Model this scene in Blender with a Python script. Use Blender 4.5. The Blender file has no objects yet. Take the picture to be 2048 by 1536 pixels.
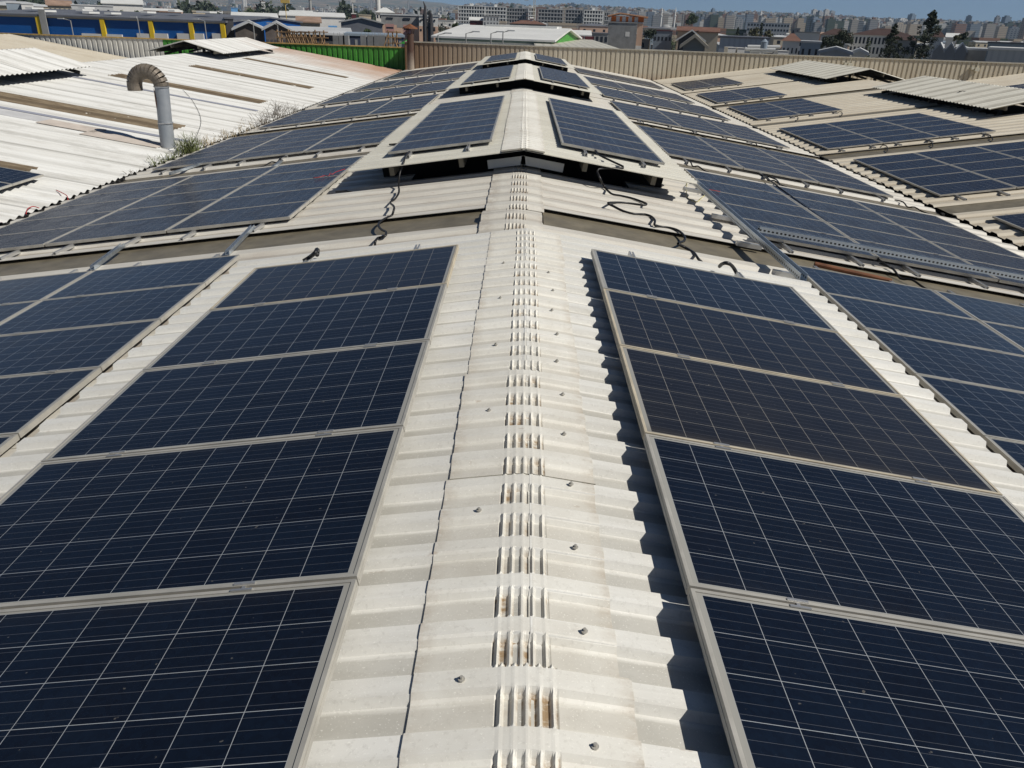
import bpy, bmesh, math, random
from mathutils import Vector, Matrix
R = math.radians
random.seed(7)
S = bpy.context.scene
C = S.collection

# ---------------------------------------------------------------- camera
CAM = Vector((-0.0624, 0.0, 1.6281)); YAW, PIT, ROL, FPX = -.0015, .4395, .0355, 1535.0
F_ = Vector((math.sin(YAW)*math.cos(PIT), math.cos(YAW)*math.cos(PIT), -math.sin(PIT)))
R0 = F_.cross(Vector((0, 0, 1))).normalized(); U0 = R0.cross(F_)
RT = R0*math.cos(ROL) + U0*math.sin(ROL); UP = -R0*math.sin(ROL) + U0*math.cos(ROL)
cam = bpy.data.objects.new('camera', bpy.data.cameras.new('camera')); C.objects.link(cam)
cam.matrix_world = Matrix(((RT.x, UP.x, -F_.x, CAM.x), (RT.y, UP.y, -F_.y, CAM.y), (RT.z, UP.z, -F_.z, CAM.z), (0, 0, 0, 1)))
cam.data.sensor_width = 36; cam.data.lens = 36*FPX/2048
cam.data.clip_start = .05; cam.data.clip_end = 40000
S.camera = cam

# ---------------------------------------------------------------- world, sun, exposure
SUN_EL, SUN_AZ = 45, -19
HAZE = 8.0e-5           # azimuth from +x towards +y
sd = Vector((math.cos(R(SUN_EL))*math.cos(R(SUN_AZ)), math.cos(R(SUN_EL))*math.sin(R(SUN_AZ)), math.sin(R(SUN_EL))))
W = bpy.data.worlds.new('World'); S.world = W; W.use_nodes = True
nt = W.node_tree; bg = nt.nodes['Background']
sky = nt.nodes.new('ShaderNodeTexSky'); sky.sky_type = 'NISHITA'; sky.sun_disc = False
sky.sun_elevation = R(SUN_EL); sky.sun_rotation = math.atan2(sd.x, sd.y)
sky.air_density = .45; sky.dust_density = .1; sky.ozone_density = 7.0; sky.altitude = 0
nt.links.new(sky.outputs[0], bg.inputs[0]); bg.inputs[1].default_value = .05
sl = bpy.data.lights.new('sun', 'SUN'); sl.energy = 4.9; sl.angle = R(.5); sl.color = (1, .955, .88)
so = bpy.data.objects.new('sun', sl); C.objects.link(so)
so.rotation_euler = sd.to_track_quat('Z', 'Y').to_euler()
S.view_settings.view_transform = 'Standard'; S.view_settings.look = 'None'
S.view_settings.exposure = 0.0; S.view_settings.gamma = 1
S.cycles.max_bounces = 6; S.cycles.volume_bounces = 0

def at(u, v, D):
    """point of the plane y = D seen at photo pixel (u, v)"""
    d = F_ + RT*((u-1024)/FPX) - UP*((v-768)/FPX)
    return CAM + d*((D-CAM.y)/d.y)

# ---------------------------------------------------------------- helpers
def tag(o, label=None, cat=None, group=None, kind=None):
    if label: o['label'] = label
    if cat: o['category'] = cat
    if group: o['group'] = group
    if kind: o['kind'] = kind
    return o
def empty(name, loc=(0, 0, 0), rz=0):
    o = bpy.data.objects.new(name, None); C.objects.link(o); o.location = loc; o.rotation_euler = (0, 0, rz)
    o.empty_display_size = .1; return o
class MB:
    def __init__(s): s.v = []; s.f = []; s.at = None
    def add(s, vs, fs):
        n = len(s.v); s.v += [tuple(p) for p in vs]; s.f += [tuple(i+n for i in f) for f in fs]; return s
    def box(s, x0, x1, y0, y1, z0, z1, M=None):
        vs = [Vector((x, y, z)) for z in (z0, z1) for y in (y0, y1) for x in (x0, x1)]
        if M: vs = [M @ p for p in vs]
        return s.add(vs, [(0, 2, 3, 1), (4, 5, 7, 6), (0, 1, 5, 4), (2, 6, 7, 3), (0, 4, 6, 2), (1, 3, 7, 5)])
    def quad(s, a, b, c, d): return s.add([a, b, c, d], [(0, 1, 2, 3)])
    def tube(s, pts, r, n=8, cap=True):
        pts = [Vector(p) for p in pts]; rr = r if isinstance(r, (list, tuple)) else [r]*len(pts)
        rings = []; prev = None
        for i, p in enumerate(pts):
            t = (pts[min(i+1, len(pts)-1)] - pts[max(i-1, 0)]).normalized()
            a = prev if prev else (Vector((0, 0, 1)) if abs(t.z) < .9 else Vector((1, 0, 0)))
            x = (a - t*a.dot(t)).normalized(); y = t.cross(x); prev = x
            rings.append([p + (x*math.cos(2*math.pi*k/n) + y*math.sin(2*math.pi*k/n))*rr[i] for k in range(n)])
        vs = [q for g in rings for q in g]; fs = []
        for i in range(len(pts)-1):
            for k in range(n):
                fs.append((i*n+k, i*n+(k+1) % n, (i+1)*n+(k+1) % n, (i+1)*n+k))
        if cap: fs.append(tuple(range(n-1, -1, -1))); fs.append(tuple((len(pts)-1)*n+k for k in range(n)))
        return s.add(vs, fs)
    def build(s, name, mat, parent=None, smooth=False, solid=0):
        me = bpy.data.meshes.new(name); me.from_pydata(s.v, [], s.f); me.materials.append(mat)
        if smooth: me.polygons.foreach_set('use_smooth', [True]*len(me.polygons))
        if s.at:
            a = me.attributes.new('stain', 'FLOAT', 'POINT'); a.data.foreach_set('value', s.at)
        me.update()
        o = bpy.data.objects.new(name, me); C.objects.link(o)
        if parent: o.parent = parent
        if solid:
            m = o.modifiers.new('thickness', 'SOLIDIFY'); m.thickness = solid; m.offset = -1
        return o
def copy_tree(o, parent=None):
    c = o.copy(); C.objects.link(c); c.parent = parent
    for ch in o.children: copy_tree(ch, c)
    return c

# ---------------------------------------------------------------- materials
class NT:
    def __init__(s, name):
        s.m = bpy.data.materials.new(name); s.m.use_nodes = True; s.t = s.m.node_tree
        s.b = s.t.nodes['Principled BSDF']; s._c = None
    def n(s, t, **k):
        x = s.t.nodes.new(t)
        for a, b in k.items(): setattr(x, a, b)
        return x
    def l(s, a, b): s.t.links.new(a, b)
    @property
    def obj(s):
        if not s._c: s._c = s.n('ShaderNodeTexCoord').outputs['Object']
        return s._c
    def map(s, sc, rot=(0, 0, 0), loc=(0, 0, 0)):
        m = s.n('ShaderNodeMapping'); m.inputs['Scale'].default_value = sc; m.inputs['Rotation'].default_value = rot
        m.inputs['Location'].default_value = loc; s.l(s.obj, m.inputs[0]); return m.outputs[0]
    def noise(s, vec, scale=1, det=4, rough=.6):
        x = s.n('ShaderNodeTexNoise'); x.inputs['Scale'].default_value = scale; x.inputs['Detail'].default_value = det
        x.inputs['Roughness'].default_value = rough; s.l(vec, x.inputs['Vector']); return x.outputs['Fac']
    def ramp(s, f, a, b, lo=0, hi=1):
        x = s.n('ShaderNodeMapRange'); s.l(f, x.inputs[0])
        for i, v in zip((1, 2, 3, 4), (a, b, lo, hi)): x.inputs[i].default_value = v
        return x.outputs[0]
    def math(s, op, a, b=None, c=None):
        x = s.n('ShaderNodeMath', operation=op)
        for i, v in enumerate((a, b, c)):
            if v is None: continue
            if isinstance(v, (int, float)): x.inputs[i].default_value = v
            else: s.l(v, x.inputs[i])
        return x.outputs[0]
    def mix(s, f, a, b):
        x = s.n('ShaderNodeMix', data_type='RGBA')
        for i, v in ((0, f), (6, a), (7, b)):
            if isinstance(v, (int, float)): x.inputs[i].default_value = v
            elif isinstance(v, tuple): x.inputs[i].default_value = (*v, 1)
            else: s.l(v, x.inputs[i])
        return x.outputs[2]
    def sep(s, v):
        x = s.n('ShaderNodeSeparateXYZ'); s.l(v, x.inputs[0]); return x.outputs
    def bump(s, h, d=.002, st=.6):
        x = s.n('ShaderNodeBump'); x.inputs['Distance'].default_value = d; x.inputs['Strength'].default_value = st
        s.l(h, x.inputs['Height']); s.l(x.outputs[0], s.b.inputs['Normal'])
    def fin(s, col, rough=.6, metal=0, spec=.5):
        b = s.b
        if isinstance(col, tuple): b.inputs['Base Color'].default_value = (*col, 1)
        else: s.l(col, b.inputs['Base Color'])
        if isinstance(rough, (int, float)): b.inputs['Roughness'].default_value = rough
        else: s.l(rough, b.inputs['Roughness'])
        b.inputs['Metallic'].default_value = metal; b.inputs['Specular IOR Level'].default_value = spec
        return s.m

def plain(name, col, rough=.6, metal=0, var=.12, sc=3.0, spec=.4):
    m = NT(name); f = m.noise(m.obj, sc, 5)
    c2 = tuple(min(1, x*(1-var)) for x in col); c1 = tuple(min(1, x*(1+var)) for x in col)
    return m.fin(m.mix(m.ramp(f, .3, .7), c2, c1), rough, metal, spec)

def roof_white(name, base, dirt, streak=(.7, 5, .7), amt=.7, rough=.5, stain=None, speck=True, pan=None, grime=.35, lap=1.0):
    m = NT(name)
    f = m.noise(m.map(streak), 1.3, 6, .65)
    g = m.noise(m.obj, .45, 5, .7)
    k = m.math('MULTIPLY', m.ramp(f, .38, .72), m.ramp(g, .25, .7, .35, 1))
    col = m.mix(m.math('MULTIPLY', k, amt), base, dirt)
    if lap:       # every sheet has its own tone and a thin dirty lap line
        yy = m.math('MULTIPLY', m.sep(m.obj)[1], 1/lap); wn = m.n('ShaderNodeTexWhiteNoise', noise_dimensions='1D'); m.l(m.math('FLOOR', yy), wn.inputs['W'])
        col = m.mix(m.math('MULTIPLY', wn.outputs['Value'], .22), col, tuple(x*.85 for x in dirt))
        fr = m.math('FRACT', m.math('ADD', yy, 50)); col = m.mix(m.math('MULTIPLY', m.math('LESS_THAN', fr, .012/lap), .6), col, (.16, .14, .11))
        sp = m.noise(m.map((5, 16, 5)), 1.6, 3, .6); col = m.mix(m.ramp(sp, .70, .76, 0, .45), col, (.30, .20, .12))
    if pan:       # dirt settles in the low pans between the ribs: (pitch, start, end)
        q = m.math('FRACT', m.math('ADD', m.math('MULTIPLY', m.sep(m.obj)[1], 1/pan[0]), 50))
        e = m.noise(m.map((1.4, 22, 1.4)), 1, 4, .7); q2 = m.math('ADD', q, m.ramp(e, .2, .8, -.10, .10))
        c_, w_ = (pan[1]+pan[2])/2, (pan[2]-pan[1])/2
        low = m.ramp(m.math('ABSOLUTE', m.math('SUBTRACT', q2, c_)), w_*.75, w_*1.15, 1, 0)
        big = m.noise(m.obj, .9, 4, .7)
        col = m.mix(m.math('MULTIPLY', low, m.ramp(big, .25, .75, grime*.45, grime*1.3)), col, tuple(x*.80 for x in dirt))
    if speck:
        h = m.noise(m.obj, 55, 3, .7); h3 = m.noise(m.obj, 160, 2, .6)
        col = m.mix(m.ramp(h, .55, .70, 0, .26), col, tuple(x*.72 for x in dirt))
        col = m.mix(m.ramp(h3, .62, .72, 0, .5), col, tuple(min(1, x*1.25) for x in base))
        m.bump(h, .001, .25)
    if stain:
        a = m.n('ShaderNodeAttribute', attribute_name='stain')
        q = m.noise(m.map((14, 30, 14)), 1, 5, .7)
        col = m.mix(m.math('MULTIPLY', a.outputs['Fac'], m.ramp(q, .38, .62)), col, stain)
    return m.fin(col, rough)

M = {}
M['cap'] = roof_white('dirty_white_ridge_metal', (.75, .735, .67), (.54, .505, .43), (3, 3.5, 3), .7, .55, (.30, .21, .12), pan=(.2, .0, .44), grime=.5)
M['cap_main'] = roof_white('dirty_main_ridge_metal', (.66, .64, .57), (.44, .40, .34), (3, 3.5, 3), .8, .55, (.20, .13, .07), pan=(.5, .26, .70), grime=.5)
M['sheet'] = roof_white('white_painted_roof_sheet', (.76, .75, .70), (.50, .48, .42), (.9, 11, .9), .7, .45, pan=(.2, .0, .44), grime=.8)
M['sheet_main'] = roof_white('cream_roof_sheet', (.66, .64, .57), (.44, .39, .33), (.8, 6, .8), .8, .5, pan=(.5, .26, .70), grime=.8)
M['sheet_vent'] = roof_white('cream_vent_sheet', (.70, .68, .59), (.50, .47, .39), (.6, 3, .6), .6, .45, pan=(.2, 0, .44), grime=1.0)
M['sheet_left'] = roof_white('white_wavy_roof_sheet', (.74, .74, .71), (.50, .48, .43), (.25, 5, .25), .55, .6)
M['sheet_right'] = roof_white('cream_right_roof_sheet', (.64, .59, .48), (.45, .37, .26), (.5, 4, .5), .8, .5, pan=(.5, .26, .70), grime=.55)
# rusty dust over the far end of the left roof
def left_roof():
    m = NT('white_wavy_roof_with_rust_dust')
    x, y, z = m.sep(m.obj)
    f = m.noise(m.map((.25, 5, .25)), 1.3, 6, .65); g = m.noise(m.obj, .35, 4)
    col = m.mix(m.math('MULTIPLY', m.ramp(f, .38, .75), .55), (.74, .74, .71), (.48, .46, .41))
    g2 = m.noise(m.map((.5, 1.6, .5)), 1, 6, .75); col = m.mix(m.ramp(g2, .52, .72, 0, .5), col, (.33, .31, .27))
    lp = m.math('FRACT', m.math('ADD', m.math('MULTIPLY', y, .9), 50)); col = m.mix(m.math('MULTIPLY', m.math('LESS_THAN', lp, .03), .5), col, (.2, .19, .17))
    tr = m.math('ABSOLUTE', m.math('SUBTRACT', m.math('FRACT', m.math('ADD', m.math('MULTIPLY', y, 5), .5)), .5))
    col = m.mix(m.math('MULTIPLY', m.ramp(tr, .06, .22, .42, 0), m.ramp(m.noise(m.map((.6, 9, .6)), 1, 4, .7), .35, .65, .25, 1)), col, (.26, .25, .22))  # dark lines painted across the sheets to stand for shading of the corrugation
    e = m.math('ADD', m.math('MULTIPLY', y, .09), m.math('MULTIPLY', x, .045))
    e = m.math('ADD', e, m.math('MULTIPLY', g, 1.3))
    col = m.mix(m.ramp(e, 4.35, 5.3, 0, .85), col, (.38, .20, .10))
    return m.fin(col, .65)
M['sheet_left'] = left_roof()
M['strip'] = plain('brown_fibreglass_strip', (.165, .143, .10), .45, var=.25, sc=4)
def old_strip():
    m = NT('weathered_corrugated_skylight')
    f = m.noise(m.map((1.5, 9, 1)), 1, 6, .75); g = m.noise(m.obj, 2.2, 3, .8)
    tr = m.math('ABSOLUTE', m.math('SUBTRACT', m.math('FRACT', m.math('ADD', m.math('MULTIPLY', m.sep(m.obj)[1], 5), .5)), .5))
    c = m.mix(m.ramp(f, .35, .7), (.12, .085, .05), (.30, .24, .16)); c = m.mix(m.ramp(tr, .1, .3, .6, 0), c, (.07, .05, .03))  # dark bands in the colour imitate shade between the strip's ribs
    return m.fin(m.mix(m.ramp(g, .66, .7), c, (.6, .57, .5)), .7)
M['old_strip'] = old_strip()
M['alu'] = plain('aluminium', (.55, .55, .54), .38, .75, .08, 8)
M['alu_frame'] = plain('dusty_aluminium_frame', (.46, .44, .39), .45, .35, .18, 5)
M['alu_frame_dusty'] = plain('sandy_dusty_aluminium_frame', (.46, .405, .305), .6, .1, .2, 5)
M['galv'] = plain('galvanised_steel', (.50, .56, .62), .3, .8, .2, 20)
def slotted():
    m = NT('perforated_galvanised_steel'); x, y, z = m.sep(m.obj)
    f = m.math('LESS_THAN', m.math('FRACT', m.math('MULTIPLY', x, 18)), .5)
    g = m.math('MULTIPLY', m.math('GREATER_THAN', z, .018), m.math('LESS_THAN', z, .040))
    g2 = m.math('MULTIPLY', m.math('LESS_THAN', m.math('ABSOLUTE', y), .008), m.math('LESS_THAN', z, .01))
    k = m.math('MULTIPLY', f, m.math('MAXIMUM', g, g2)); n = m.noise(m.obj, 12, 4)
    return m.fin(m.mix(k, m.mix(n, (.42, .49, .57), (.60, .66, .72)), (.015, .015, .015)), .3, .7)
M['galv_slot'] = slotted()
M['black'] = plain('black_rubber', (.012, .012, .013), .45)
M['dark'] = plain('dark_void', (.008, .008, .008), .9)
M['black_foam'] = plain('black_bitumen', (.02, .019, .018), .8, var=.3)
M['steel_dark'] = plain('dark_painted_steel', (.045, .042, .038), .6, var=.3)
M['beige_steel'] = plain('beige_painted_steel', (.42, .39, .31), .6)
M['steel_mid'] = plain('dull_brown_steel', (.16, .145, .11), .6, var=.3)
M['fascia'] = plain('white_fascia_board', (.70, .70, .66), .5, var=.05)
M['grey_band'] = plain('blue_grey_band', (.31, .32, .37), .5, var=.15, sc=2)
M['patch'] = plain('pinkish_cement_patch', (.52, .46, .40), .8, var=.15, sc=3)
M['grey_patch'] = plain('pale_grey_cement_patch', (.50, .50, .50), .8, var=.1, sc=3)
M['screw'] = plain('screw_steel', (.25, .24, .23), .4, .8)
M['red'] = plain('red_cable_sheath', (.42, .02, .02), .5)
M['yellow_wire'] = plain('yellow_cable_sheath', (.62, .56, .25), .5)
M['rust'] = plain('rusty_steel', (.16, .065, .03), .8, .1, .4, 6)

def glass(name, a, b, line, dust, dcol=(.22, .17, .10), rg_=.08, sp_=.34):
    m = NT(name)
    x, y, z = m.sep(m.obj)
    cx = m.math('DIVIDE', m.math('SUBTRACT', x, .034), .1582); cy = m.math('DIVIDE', m.math('ADD', y, .4725), .1575)
    fx = m.math('FRACT', m.math('ADD', cx, 10)); fy = m.math('FRACT', m.math('ADD', cy, 10))
    def near(f, w):   # 1 near 0/1
        return m.math('GREATER_THAN', m.math('ABSOLUTE', m.math('SUBTRACT', f, .5)), .5-w)
    ln = m.math('MAXIMUM', near(fx, .0062), near(fy, .0062))
    bb = m.math('FRACT', m.math('ADD', m.math('MULTIPLY', fy, 4), .5))
    bus = near(bb, .016)
    inx = m.math('MULTIPLY', m.math('GREATER_THAN', cx, 0), m.math('LESS_THAN', cx, 10))
    iny = m.math('MULTIPLY', m.math('GREATER_THAN', cy, 0), m.math('LESS_THAN', cy, 6))
    ins = m.math('MULTIPLY', inx, iny)
    # per-cell tone
    comb = m.n('ShaderNodeCombineXYZ'); m.l(m.math('FLOOR', cx), comb.inputs[0]); m.l(m.math('FLOOR', cy), comb.inputs[1])
    oi = m.n('ShaderNodeObjectInfo'); m.l(m.math('MULTIPLY', oi.outputs['Random'], 99), comb.inputs[2])
    wn = m.n('ShaderNodeTexWhiteNoise'); m.l(comb.outputs[0], wn.inputs[0])
    v = m.n('ShaderNodeTexVoronoi'); v.inputs['Scale'].default_value = 70; m.l(m.obj, v.inputs[0])
    tone = m.math('ADD', m.math('MULTIPLY', wn.outputs['Value'], .45), m.math('MULTIPLY', m.sep(v.outputs['Color'])[0], .4))
    col = m.mix(tone, a, b)
    col = m.mix(m.math('MULTIPLY', bus, .38), col, (.20, .21, .23))
    col = m.mix(ln, col, line)
    col = m.mix(ins, (.30, .295, .27), col)
    # settled dust: a thin pale film, thicker towards the lower edges and in smears
    d1 = m.noise(m.obj, 2.4, 5, .65); d2 = m.noise(m.map((9, 2, 1), rot=(0, 0, .5)), 1.6, 5, .8)
    df = m.math('ADD', m.ramp(d1, .3, .8, .3, 1.2), m.ramp(d2, .62, .8, 0, .5))
    rnd = m.ramp(oi.outputs['Random'], 0, 1, .6, 1.35)
    df = m.math('MULTIPLY', m.math('MULTIPLY', df, dust), rnd)
    edge = m.ramp(y, -.485, -.40, dust*2.5, 0)
    col = m.mix(m.math('MINIMUM', m.math('ADD', df, edge), .6), col, dcol)
    spots = m.noise(m.obj, 38, 2, .5)
    col = m.mix(m.ramp(spots, .74, .77, 0, .25), col, (.3, .28, .24))
    m.fin(col, m.ramp(d1, .3, .8, rg_, rg_*1.8), 0, sp_)
    return m.m
M['glass'] = glass('blue_polycrystalline_cells', (.0035, .0060, .013), (.0055, .0115, .025), (.34, .36, .38), .016, (.15, .13, .10), .13, .20)
M['glass_dusty'] = glass('brownish_dusty_cells', (.0050, .0068, .0125), (.0075, .0105, .019), (.32, .30, .26), .12, (.075, .064, .048), .14, .24)
M['glass_mid'] = glass('slightly_dusty_blue_cells', (.006, .008, .016), (.009, .013, .026), (.30, .32, .34), .10, (.10, .092, .09), .2, .2)
M['glass_far'] = glass('grey_blue_dusty_cells', (.008, .010, .020), (.013, .017, .032), (.30, .32, .35), .17, (.12, .105, .10), .22, .22)

# ---------------------------------------------------------------- roof planes
B = R(8.31)
class Plane:
    """sloping roof plane: s runs away from (x0, z0) along the slope, h is the height above it"""
    def __init__(s, x0, z0, side, ang): s.x0, s.z0, s.side, s.a = x0, z0, side, ang
    def p(s, t, y, h=0):
        return Vector((s.x0 + s.side*(t*math.cos(s.a) + h*math.sin(s.a)), y, s.z0 - t*math.sin(s.a) + h*math.cos(s.a)))
    def hit(s, u, v, h=0):
        n = Vector((s.side*math.sin(s.a), 0, math.cos(s.a))); p0 = Vector((s.x0, 0, s.z0)) + n*h
        d = F_ + RT*((u-1024)/FPX) - UP*((v-768)/FPX)
        return CAM + d*((p0-CAM).dot(n)/d.dot(n))
    def mat(s, t, y, h):
        o = s.p(t, y, h)
        X = Vector((s.side*math.cos(s.a), 0, -math.sin(s.a))); Y = Vector((0, s.side, 0)); Z = X.cross(Y)
        return Matrix(((X.x, Y.x, Z.x, o.x), (X.y, Y.y, Z.y, o.y), (X.z, Y.z, Z.z, o.z), (0, 0, 0, 1)))
ML = Plane(-.07, -.41, -1, B); MR = Plane(-.07, -.41, 1, B)
CA = R(8.77)
CL = Plane(0, 0, -1, CA); CR = Plane(0, 0, 1, CA)
LB = Plane(-17.45, -.36, 1, R(8.2)); LB2 = Plane(-17.45, -.36, -1, R(8.2))     # left building, its ridge
RB = Plane(17.7, -.47, -1, R(7.98)); RB2 = Plane(17.7, -.47, 1, R(7.98))       # right building

def trap(pitch, pan, rise, top, H, ph=0):
    """breakpoints (y offset, h) of one rib"""
    return [(ph, 0), (ph+pan, 0), (ph+pan+rise, H), (ph+pan+rise+top, H), (ph+pitch-.0001, 0)]
def prof_pts(y0, y1, pitch, pat):
    out = [(y0, None)]; k = math.floor(y0/pitch)-1
    while k*pitch < y1:
        for dy, h in pat:
            y = k*pitch+dy
            if y0 < y < y1: out.append((y, h))
        k += 1
    out.append((y1, None))
    def hh(y):
        k = math.floor((y-pat[0][0])/pitch); q = y-k*pitch
        for (a, ha), (b, hb) in zip(pat, pat[1:]+[(pat[0][0]+pitch, pat[0][1])]):
            if a <= q <= b: return ha+(hb-ha)*(q-a)/(b-a) if b > a else hb
        return 0
    return [(y, hh(y) if h is None else h) for y, h in out]
def ribbed(mb, pl, s0, s1, pts, ns=1, h0=0, jit=0, overl=0):
    """ribbed sheet on plane pl between slopes s0..s1"""
    n = len(pts); vs = []
    for i in range(ns+1):
        t = s0+(s1-s0)*i/ns
        for j, (y, h) in enumerate(pts):
            tt = t
            if jit and i in (0, ns): tt += jit*math.sin(math.floor(y)*7.3+i)
            vs.append(pl.p(tt, y, h+h0))
    fs = []
    for i in range(ns):
        for j in range(n-1):
            a = i*n+j; fs.append((a, a+1, a+n+1, a+n) if pl.side < 0 else (a, a+n, a+n+1, a+1))
    mb.add(vs, fs); return mb
WAVE = [(.25*k/8, .024*(1-math.cos(2*math.pi*k/8))) for k in range(8)]
T20 = trap(.2, .100, .016, .068, .027)
T50 = trap(.5, .22, .05, .18, .04, .13)
T25 = trap(.25, .12, .03, .07, .03)

WALL_Y = 57.5
# ================================================================ the middle building
mid = empty('factory_building', (0, 0, -9))
def P_(o, parent=mid):
    o.parent = parent; o.matrix_parent_inverse = Matrix.Translation(-Vector(parent.location)); return o
tag(mid, 'middle factory building with a low cream ribbed metal roof under four raised ridge vents', 'factory', 'factory halls side by side')
GY = [2.72, 9.87, 16.75, 23.9, 31.2, 38.1, 46.2]       # near edges of the panel arrays
strips = [(g-1.20, g-.44) for g in GY] + [(53.9, 54.6)]
SL, SR = 8.42, 8.88
CAN = [(-3.0, 6.62), (11.60, 21.9), (27.5, 37.9), (43.3, 54.6)]  # raised ridge vents (y0, y1)
def seg_roof(parent, pl, s_in, s_out, y0, y1, strips, mat, pat, pitch, openings=(), name='roof_sheet', smat=None, s_strip=None):
    ys = [y0]; segs = []; cur = y0
    for a, b in strips:
        if b <= y0 or a >= y1: continue
        if a > cur: segs.append((cur, a))
        cur = b
    if cur < y1: segs.append((cur, y1))
    mb = MB()
    for a, b in segs:
        # split by openings near the ridge
        cuts = sorted([a, b]+[q for o in openings for q in o if a < q < b])
        for c, d in zip(cuts, cuts[1:]):
            op = any(o[0] <= (c+d)/2 <= o[1] for o in openings)
            ribbed(mb, pl, 1.7 if op else s_in, s_out, prof_pts(c, d, pitch, pat), 1)
        # closed lip at each end
    o = P_(mb.build(name, mat, None, solid=.006), parent)
    for a, b in strips:
        if b <= y0 or a >= y1: continue
        m2 = MB(); pts = [(a-.12, -.008), (a+.02, -.008), (a+.25, -.012), (a+.5, -.009), (b-.02, -.008), (b+.12, -.008)]
        ribbed(m2, pl, (s_strip or s_in), s_out-.06, pts, 1)
        P_(m2.build('skylight_strip', smat or M['strip'], None), parent)
    return o
opens = [(c0+.42, c1-.5) for c0, c1 in CAN[1:]] + [(-3, 6.0)]
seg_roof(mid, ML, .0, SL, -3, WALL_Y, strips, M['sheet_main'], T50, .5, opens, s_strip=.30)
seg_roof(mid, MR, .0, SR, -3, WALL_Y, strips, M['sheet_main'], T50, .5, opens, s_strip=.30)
# curb round the roof openings, side walls, black rib fillers at the eaves
for a, b in opens:
    for pl in (ML, MR):
        p, q = pl.p(1.7, a, .03), pl.p(1.7, b, .03); d = Vector((0, 0, -.35))
        P_(MB().quad(p, q, q+d, p+d).build('opening_curb', M['steel_dark'], None, solid=.01))
mb = MB()
zl, zr = ML.p(SL, 0).z, MR.p(SR, 0).z
mb.box(ML.p(SL-.1, 0).x, MR.p(SR-.1, 0).x, -3, -2.95, -9, -1.9)
mb.box(ML.p(SL-.1, 0).x-.05, ML.p(SL-.1, 0).x, -3, WALL_Y, -9, zl-.01)
mb.box(MR.p(SR-.1, 0).x, MR.p(SR-.1, 0).x+.05, -3, WALL_Y, -9, zr-.01)
P_(mb.build('outer_wall', M['dark'], None))
for pl, sx, st_ in ((ML, SL, .2), (MR, SR, .5)):
    mb = MB(); vs = []; y = -2.0; yy = []
    while y < WALL_Y:
        t = .02*random.random(); yy += [(y, 0), (y+.05, .0), (y+.055, .055+t), (y+.13, .055+t), (y+.135, 0)]; y += st_
    for (q, hq) in yy:
        p = pl.p(sx+.02, q, -.03); vs += [(p.x-.04, q, p.z-.05), (p.x+.04, q, p.z-.05), (p.x+.03, q, p.z+.005+hq), (p.x-.03, q, p.z+.005+hq)]
    fs = []
    for i in range(len(yy)-1):
        for k in range(4): fs.append((i*4+k, i*4+(k+1) % 4, i*4+4+(k+1) % 4, i*4+4+k))
    mb.add(vs, fs); P_(mb.build('eave_filler', M['black_foam'], None))

# ridge caps ---------------------------------------------------------------
def cap_piece(x0, z0, ang, y0, y1, pitch, pat, half_l, half_r, res=.0045, yres=.011, comb=.0105, lift=.012, fing=.035, nf=4, skew=0, rnd=.05):
    xs = [-half_l, -half_l*.8, -half_l*.6, -.14]
    cw = fing*nf/2
    n = max(4, int(2*cw/res)); ce = cw+fing*.3; xs += [-ce-.006]+[-ce+2*ce*i/n for i in range(n+1)]+[ce+.006]
    xs += [.14, half_r*.6, half_r*.8, half_r]
    n = max(2, int((y1-y0)/yres)); ys = [y0+(y1-y0)*j/n for j in range(n+1)]
    per = prof_pts(0, pitch, pitch, pat)
    def prof(y):
        q = y % pitch
        for (a, ha), (b, hb) in zip(per, per[1:]):
            if a <= q <= b: return ha+(hb-ha)*(q-a)/max(b-a, 1e-6)
        return 0
    H = max(h for _, h in per)
    vs = []; st = []
    for j, y in enumerate(ys):
        w = prof(y)/H
        for x in xs:
            ax = abs(x); base = -(math.sqrt(ax*ax+rnd*rnd)-rnd*.6)*math.tan(ang)
            z = base+prof(y)+lift
            s_ = 0
            if ax <= ce+.0001:
                f = abs(((x+cw)/fing) % 1-.5)*2     # 1 at finger ridges
                fr = max(0, (f-.45)/.55)**.8
                pan = 1-w
                z += comb*fr*min(1, pan*1.6)-.004*pan*(1-fr)
                z += comb*.75*fr*math.exp(-((w-.55)/.3)**2)
                s_ = max(0, pan-.25)*max(0, 1-fr*1.6)*1.15*(.55+.45*math.sin(x*31+y*9))*(.55+.75*abs(math.sin(y*2.3+1)))*1.5
            elif ax > min(half_l, half_r)*.9: s_ = .42*(.4+.6*abs(math.sin(y*5.1+x*3)))
            vs.append((x0+x+skew*(y-y0), y, z0+z)); st.append(s_)
    m = len(xs); fs = [(j*m+i, j*m+i+1, (j+1)*m+i+1, (j+1)*m+i) for j in range(len(ys)-1) for i in range(m-1)]
    mb = MB(); mb.add(vs, fs); mb.at = st; return mb

def screw(mb, p, r=.011):
    mb.tube([p, p+Vector((0, 0, .004))], r, 10); mb.tube([p+Vector((0, 0, .004)), p+Vector((0, 0, .012))], r*.5, 6)

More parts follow.
